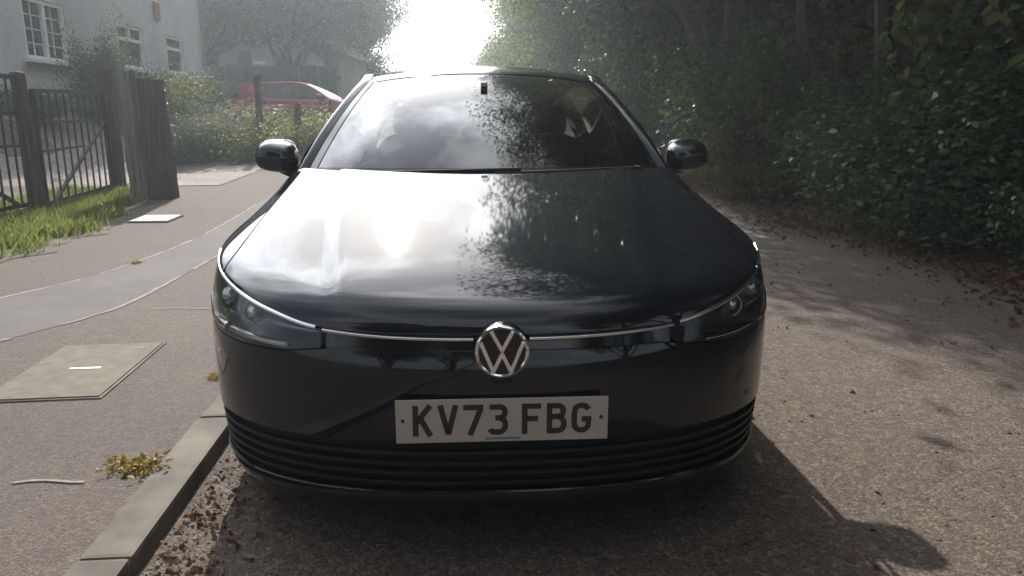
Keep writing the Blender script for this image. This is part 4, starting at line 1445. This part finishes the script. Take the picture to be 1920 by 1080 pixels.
        for t in np.linspace(0, 1, 9):
            q = I * (1 - t) + Rr * t
            bul = 0.020 * math.sin(math.pi * min(1, t * 1.05)) ** 0.8 if t < 0.96 else 0
            q = q + np.stack([np.full(len(I), 0.55), np.concatenate([np.full(len(I1), -0.35), np.zeros(len(I2))]), np.full(len(I), 0.75)], -1) * bul
            P.append(q)
        P = np.stack(P, 1)
        lip = P[:, -1:].copy(); lip[..., 2] -= 0.02; lip[..., 0] -= 0.012
        lip0 = P[:, :1].copy(); lip0[..., 2] -= 0.025
        P = np.concatenate([lip0, P, lip], 1); P[..., 0] *= sg
        MB().grid(P).build('roof_pillar', paint, car, smooth=True)
    # roof
    v_ = n_lin(0, 1, 40); ww = n_lin(-1, 1, 41)
    P = np.zeros((41, 40, 3))
    for i, w in enumerate(ww):
        k = Wtop(w)
        y = k[1] + (3.78 - k[1]) * v_
        x = fIX(y) * w
        z = fRoof(np.maximum(y, 1.885)) - 0.040 * (1 + 0.2 * np.maximum(y - 2, -0.1)) * abs(w) ** 2.2
        if True:
            z = z + (k[2] - z[0]) * np.exp(-v_ * 12)
        P[i] = np.stack([x, y, z], -1)
    lip = P[:, :1].copy(); lip[..., 2] -= 0.02; lip[..., 1] += 0.015
    P = np.concatenate([lip, P], 1)
    MB().grid(P).build('roof', paint, car, smooth=True)
    # side glass, pillars between, rear pillar, rear window
    for sg in (1, -1):
        def glass(nm, y0, y1, mat, off=0.0, sl0=0.0, sl1=0.0):
            ys = n_lin(y0, y1, 14)
            rows = []
            for t in np.linspace(0, 1, 12):
                yy = ys + np.interp(ys, [y0, y1], [sl0, sl1]) * t
                b = np.stack([fBX(ys), ys, fBZ(ys) - 0.004], -1)
                q = np.stack([fRX(np.maximum(yy, 1.36)) - 0.006, yy, fRZ(np.maximum(yy, 1.36)) - 0.006], -1)
                p = b * (1 - t) + q * t
                p[:, 0] += 0.03 * math.sin(math.pi * t) - 0.006 + off
                rows.append(p)
            P = np.stack(rows, 1); P[..., 0] *= sg
            MB().grid(P).build(nm, mat, car, smooth=True)
        glass('side_window', 1.46, 2.42, M['sideglass'], 0, 0.45, 0.0)
        glass('door_pillar', 2.42, 2.53, M['gloss_black'], 0.003)
        glass('side_window', 2.53, 3.36, M['sideglass'], 0, 0, -0.12)
        glass('rear_pillar', 3.36, 3.80, paint, 0.004, -0.12, -0.06)
    P = np.zeros((25, 12, 3))
    for i, w in enumerate(n_lin(-1, 1, 25)):
        for j, t in enumerate(n_lin(0, 1, 12)):
            xw = 0.53 + 0.09 * t
            P[i, j] = (w * xw, 3.775 + 0.33 * t - 0.05 * w * w + 0.012 * math.sin(math.pi * t), 1.372 - 0.375 * t - 0.035 * w * w * (1 - t))
    MB().grid(P).build('rear_window', M['sideglass'], car, smooth=True)

    # ---- floor, cabin
    MB().box((0, 2.2, 0.19), (1.50, 3.6, 0.05)).build('underbody', M['plastic'], car)
    MB().box((0, 1.02, 0.5), (1.38, 0.04, 0.72)).build('bulkhead', M['plastic'], car)
    d = MB()
    prof = [(1.13, 0.93), (1.35, 0.955), (1.62, 0.955), (1.72, 0.93), (1.74, 0.86), (1.70, 0.70), (1.66, 0.45), (1.2, 0.4)]
    P = np.zeros((2, len(prof) + 1, 3))
    dash = MB()
    for k, x in enumerate((-0.70, 0.70)):
        for j, (y, z) in enumerate(prof + prof[:1]): P[k, j] = (x, y, z)
    dash.grid(P)
    dash.superell((-0.36, 1.66, 0.965), (0.19, 0.10, 0.045), 0.7, 20, 10)
    dash.build('dashboard', M['trim'], car, smooth=True)
    wheel = MB()
    ring = [(-0.36 + 0.185 * math.cos(a), 1.90 + 0.185 * math.sin(a) * 0.40, 0.90 + 0.185 * math.sin(a) * 0.92) for a in np.linspace(0, 2 * math.pi, 33)]
    wheel.tube(ring, 0.016, 8, cap=False)
    wheel.superell((-0.36, 1.89, 0.90), (0.075, 0.035, 0.055), 0.8, 14, 8)
    wheel.bar((-0.52, 1.90, 0.90), (-0.20, 1.90, 0.90), 0.03, 0.02)
    wheel.build('steering_wheel', M['trim'], car, smooth=True)
    for sx in (-0.37, 0.37):
        st = MB()
        st.superell((sx, 2.30, 0.47), (0.25, 0.27, 0.10), 0.5)
        st.superell((sx, 2.66, 0.78), (0.24, 0.085, 0.33), 0.5)
        seat = st.build('seat', M['fabric'], car, smooth=True)
        MB().superell((sx, 2.71, 1.175), (0.135, 0.055, 0.095), 0.55).build('headrest', M['fabric'], seat, smooth=True)
    bn = MB().superell((0, 3.25, 0.48), (0.62, 0.26, 0.11), 0.4)
    bn.superell((0, 3.58, 0.78), (0.62, 0.08, 0.30), 0.4)
    bench = bn.build('rear_seat', M['fabric'], car, smooth=True)
    for sx in (-0.38, 0.0, 0.38):
        MB().superell((sx, 3.62, 1.08), (0.12, 0.045, 0.075), 0.55).build('headrest', M['fabric'], bench, smooth=True)
    mr = MB().superell((0.0, 1.70, 1.262), (0.125, 0.022, 0.036), 0.6)
    mr.bar((0, 1.70, 1.27), (0, 1.66, 1.33), 0.03)
    mr.build('rear_view_mirror', M['trim'], car, smooth=True)
    hl_ = MB()
    P = np.zeros((9, 20, 3))
    for i, w in enumerate(n_lin(-1, 1, 9)):
        for j, y in enumerate(n_lin(1.98, 3.72, 20)):
            P[i, j] = (w * (float(fIX(y)) + 0.02), y, float(fRoof(y)) - 0.055 - 0.03 * w * w)
    hl_.grid(P).build('headlining', M['trim'], car, smooth=True)
    if front:
        # paper permit standing in the corner of the screen
        q = screen_pt(np.array([-0.80]), np.array([0.17]))[0]
        MB().box((q[0] + 0.02, q[1] + 0.03, q[2] - 0.012), (0.055, 0.006, 0.075), rx=-0.9, ry=0.35).build('paper_permit', M['upvc'], car)

    # ---- door mirrors
    for sg in (1, -1):
        m = MB()
        P = np.zeros((24, 13, 3))
        for i in range(24):
            a = 2 * math.pi * i / 24
            for j in range(13):
                b = -math.pi / 2 + math.pi * j / 12
                sp = lambda w, p: np.sign(w) * abs(w) ** p
                x = 0.090 * sp(math.cos(b), 0.75) * sp(math.cos(a), 0.75)
                y = 0.085 * sp(math.cos(b), 0.7) * sp(math.sin(a), 0.7)
                z = 0.066 * sp(math.sin(b), 0.65)
                x2 = x * (1 - 0.12 * (z / 0.076) * (1 if x > 0 else 0))
                P[i, j] = (sg * (0.900 + x2), 1.60 + y * (1.0 if y < 0 else 0.55) + 0.02 * x, 1.022 + z * (1 + (0.0 if z < 0 else 0.30 * y / 0.085)) + 0.10 * x)
        m.grid(P, True)
        mo = m.build('door_mirror', paint, car, smooth=True)
        MB().tube([(sg * 0.80, 1.60, 0.945), (sg * 0.845, 1.60, 0.962), (sg * 0.90, 1.60, 0.985)], [0.035, 0.03, 0.028], 10).build('mirror_arm', M['plastic'], mo, smooth=True)
        MB().superell((sg * 0.900, 1.645, 1.035), (0.076, 0.006, 0.060), 0.6).build('mirror_glass', M['chrome'], mo, smooth=True)

    # ---- wheels
    for sg in (1, -1):
        for yw in (0.885, 3.496):
            wl_ = bpy.data.objects.new('wheel', None); COL.objects.link(wl_); wl_.parent = car
            wl_.location = (sg * 0.748, yw, 0.318)
            prof = [(-0.10, 0.22), (-0.105, 0.27), (-0.095, 0.305), (-0.06, 0.318), (0.06, 0.318), (0.095, 0.305), (0.105, 0.27), (0.10, 0.22), (0.0, 0.20), (-0.10, 0.22)]
            MB().lathe(prof, (0, 0, 0), 'x', 40).build('tyre', M['rubber'], wl_, smooth=True)
            rim = MB().lathe([(sg * 0.09, 0.222), (sg * 0.07, 0.205), (-sg * 0.08, 0.20)], (0, 0, 0), 'x', 40)
            rim.lathe([(sg * 0.075, 0.001), (sg * 0.078, 0.05), (sg * 0.04, 0.06)], (0, 0, 0), 'x', 20)
            for k in range(5):
                for o in (-0.16, 0.16):
                    a = 2 * math.pi * k / 5
                    rim.bar((sg * 0.066, 0.045 * math.cos(a), 0.045 * math.sin(a)), (sg * 0.082, 0.214 * math.cos(a + o), 0.214 * math.sin(a + o)), 0.028, 0.02, up=(1, 0, 0))
            rim.build('rim', M['alloy'], wl_, smooth=False)
            MB().lathe([(0.0, 0.001), (0.0, 0.15), (0.012, 0.15)], (0, 0, 0), 'x', 24).build('brake_disc', M['steel'], wl_)
            # arch liner
            P = np.zeros((17, 2, 3))
            for k in range(17):
                a = math.pi * (k / 16) * 1.2 - math.pi * 0.1
                for j, x in enumerate((0.50, 0.82)):
                    P[k, j] = (sg * x, yw + 0.362 * math.cos(a), 0.325 + 0.362 * math.sin(a))
            MB().grid(P).build('arch_liner', M['plastic'], car, smooth=True)
    if not front: return car

    # ---- badge on the nose
    bx, bz = 0.0, 0.622
    by = float(fY0(bz)) - 0.020
    disc = MB().lathe([(0.06, 0.0665), (0.006, 0.0665), (0.0, 0.064), (0.002, 0.0)], (bx, by, bz), 'y', 48)
    badge = disc.build('badge', M['gloss_black'], car, smooth=True)
    rg = MB().lathe([(0.002, 0.0665), (-0.004, 0.0655), (-0.0055, 0.0615), (-0.004, 0.0575), (0.002, 0.0565)], (bx, by, bz), 'y', 64)
    rg.build('badge_ring', M['chrome'], badge, smooth=True)
    R_ = 0.058
    up_ = MB().stroke([(-0.0262, 0.0515), (0.0, 0.0030), (0.0262, 0.0515)], 0.0095, by - 0.005, by + 0.003)
    up_.v = [(x + bx, y, z + bz) for x, y, z in up_.v]
    up_.build('badge_letter', M['chrome'], badge, bevel=0.0012)
    lw = MB().stroke([(-0.0520, 0.0245), (-0.0215, -0.0500), (0.0, -0.0045), (0.0215, -0.0500), (0.0520, 0.0245)], 0.0095, by - 0.005, by + 0.003)
    lw.v = [(x + bx, y, z + bz) for x, y, z in lw.v]
    lw.build('badge_letter', M['chrome'], badge, bevel=0.0012)
    MB().box((0, float(fY0(0.548)) - 0.003, 0.545), (0.05, 0.012, 0.008)).build('sensor_strip', M['plastic'], car)
    # parking sensors
    for x in (-0.33, 0.33):
        q = abs(x) / 0.89
        y = 0.9 * (1 - (1 - q ** NN) ** (1 / NN))
        MB().lathe([(0.01, 0.011), (-0.002, 0.011), (-0.002, 0.0005)], (x, y, 0.53), 'y', 16).build('parking_sensor', paint, car, smooth=True)

    # ---- number plate
    pz, py = 0.453, -0.016
    pl = MB()
    pl.box((0, py, pz), (0.520, 0.005, 0.111))
    plate = pl.build('number_plate', M['plate'], car, bevel=0.0015)
    MB().box((0, py + 0.014, pz), (0.49, 0.022, 0.09)).build('plate_holder', M['plastic'], plate)
    G = glyphs(); k = 0.001
    x = -0.219
    for ch in 'KV73 FBG':
        if ch == ' ':
            x += 0.033 - 0.011; continue
        m = MB()
        for path in G[ch]:
            m.stroke([((px) * k, (pz_ - 39.5) * k) for px, pz_ in path], 0.0138, py - 0.0034, py - 0.002)
        m.v = [(a + x, b, c + pz + 0.002) for a, b, c in m.v]
        m.build('plate_character', M['ink'], plate)
        x += 0.061
    for sx in (-0.243, 0.243):
        MB().lathe([(0.0, 0.005), (-0.003, 0.004), (-0.004, 0.0004)], (sx, py - 0.0026, pz + 0.003), 'y', 12).build('screw_cap', M['ink'], plate)
    MB().box((0, py - 0.0028, pz - 0.047), (0.085, 0.001, 0.005)).build('maker_strip', M['pipe'], plate)
    return car


build_car('black hatchback with a white number plate parked against the kerb, facing the viewer', 'car', (-0.024, 1.715, 0.0), math.radians(3.4), M['paint'])
rc_y = 21.0
build_car('red hatchback parked side on in the drive behind the garden shrubs', 'car', (-3.75, rc_y + 0.9, float(zground(-6, rc_y)) + 0.12), math.radians(90 + 4), M['paint_red'], front=False)

# ------------------------------------------------------------------ air
HAZE = 0.0031  # thin air haze, also standing in for the sun's veiling glare
hz = MB().box((0, 60, 14.0), (620, 620, 34.0)).build('haze', None)
hm = bpy.data.materials.new('haze_air'); hm.use_nodes = True
hm.node_tree.nodes.clear()
ho = hm.node_tree.nodes.new('ShaderNodeOutputMaterial'); hv = hm.node_tree.nodes.new('ShaderNodeVolumePrincipled')
hv.inputs['Color'].default_value = (0.80, 0.91, 1.0, 1)
hv.inputs['Density'].default_value = HAZE
hv.inputs['Anisotropy'].default_value = 0.6
hm.node_tree.links.new(hv.outputs[0], ho.inputs['Volume'])
hz.data.materials.append(hm)
tag(hz, kind='stuff')
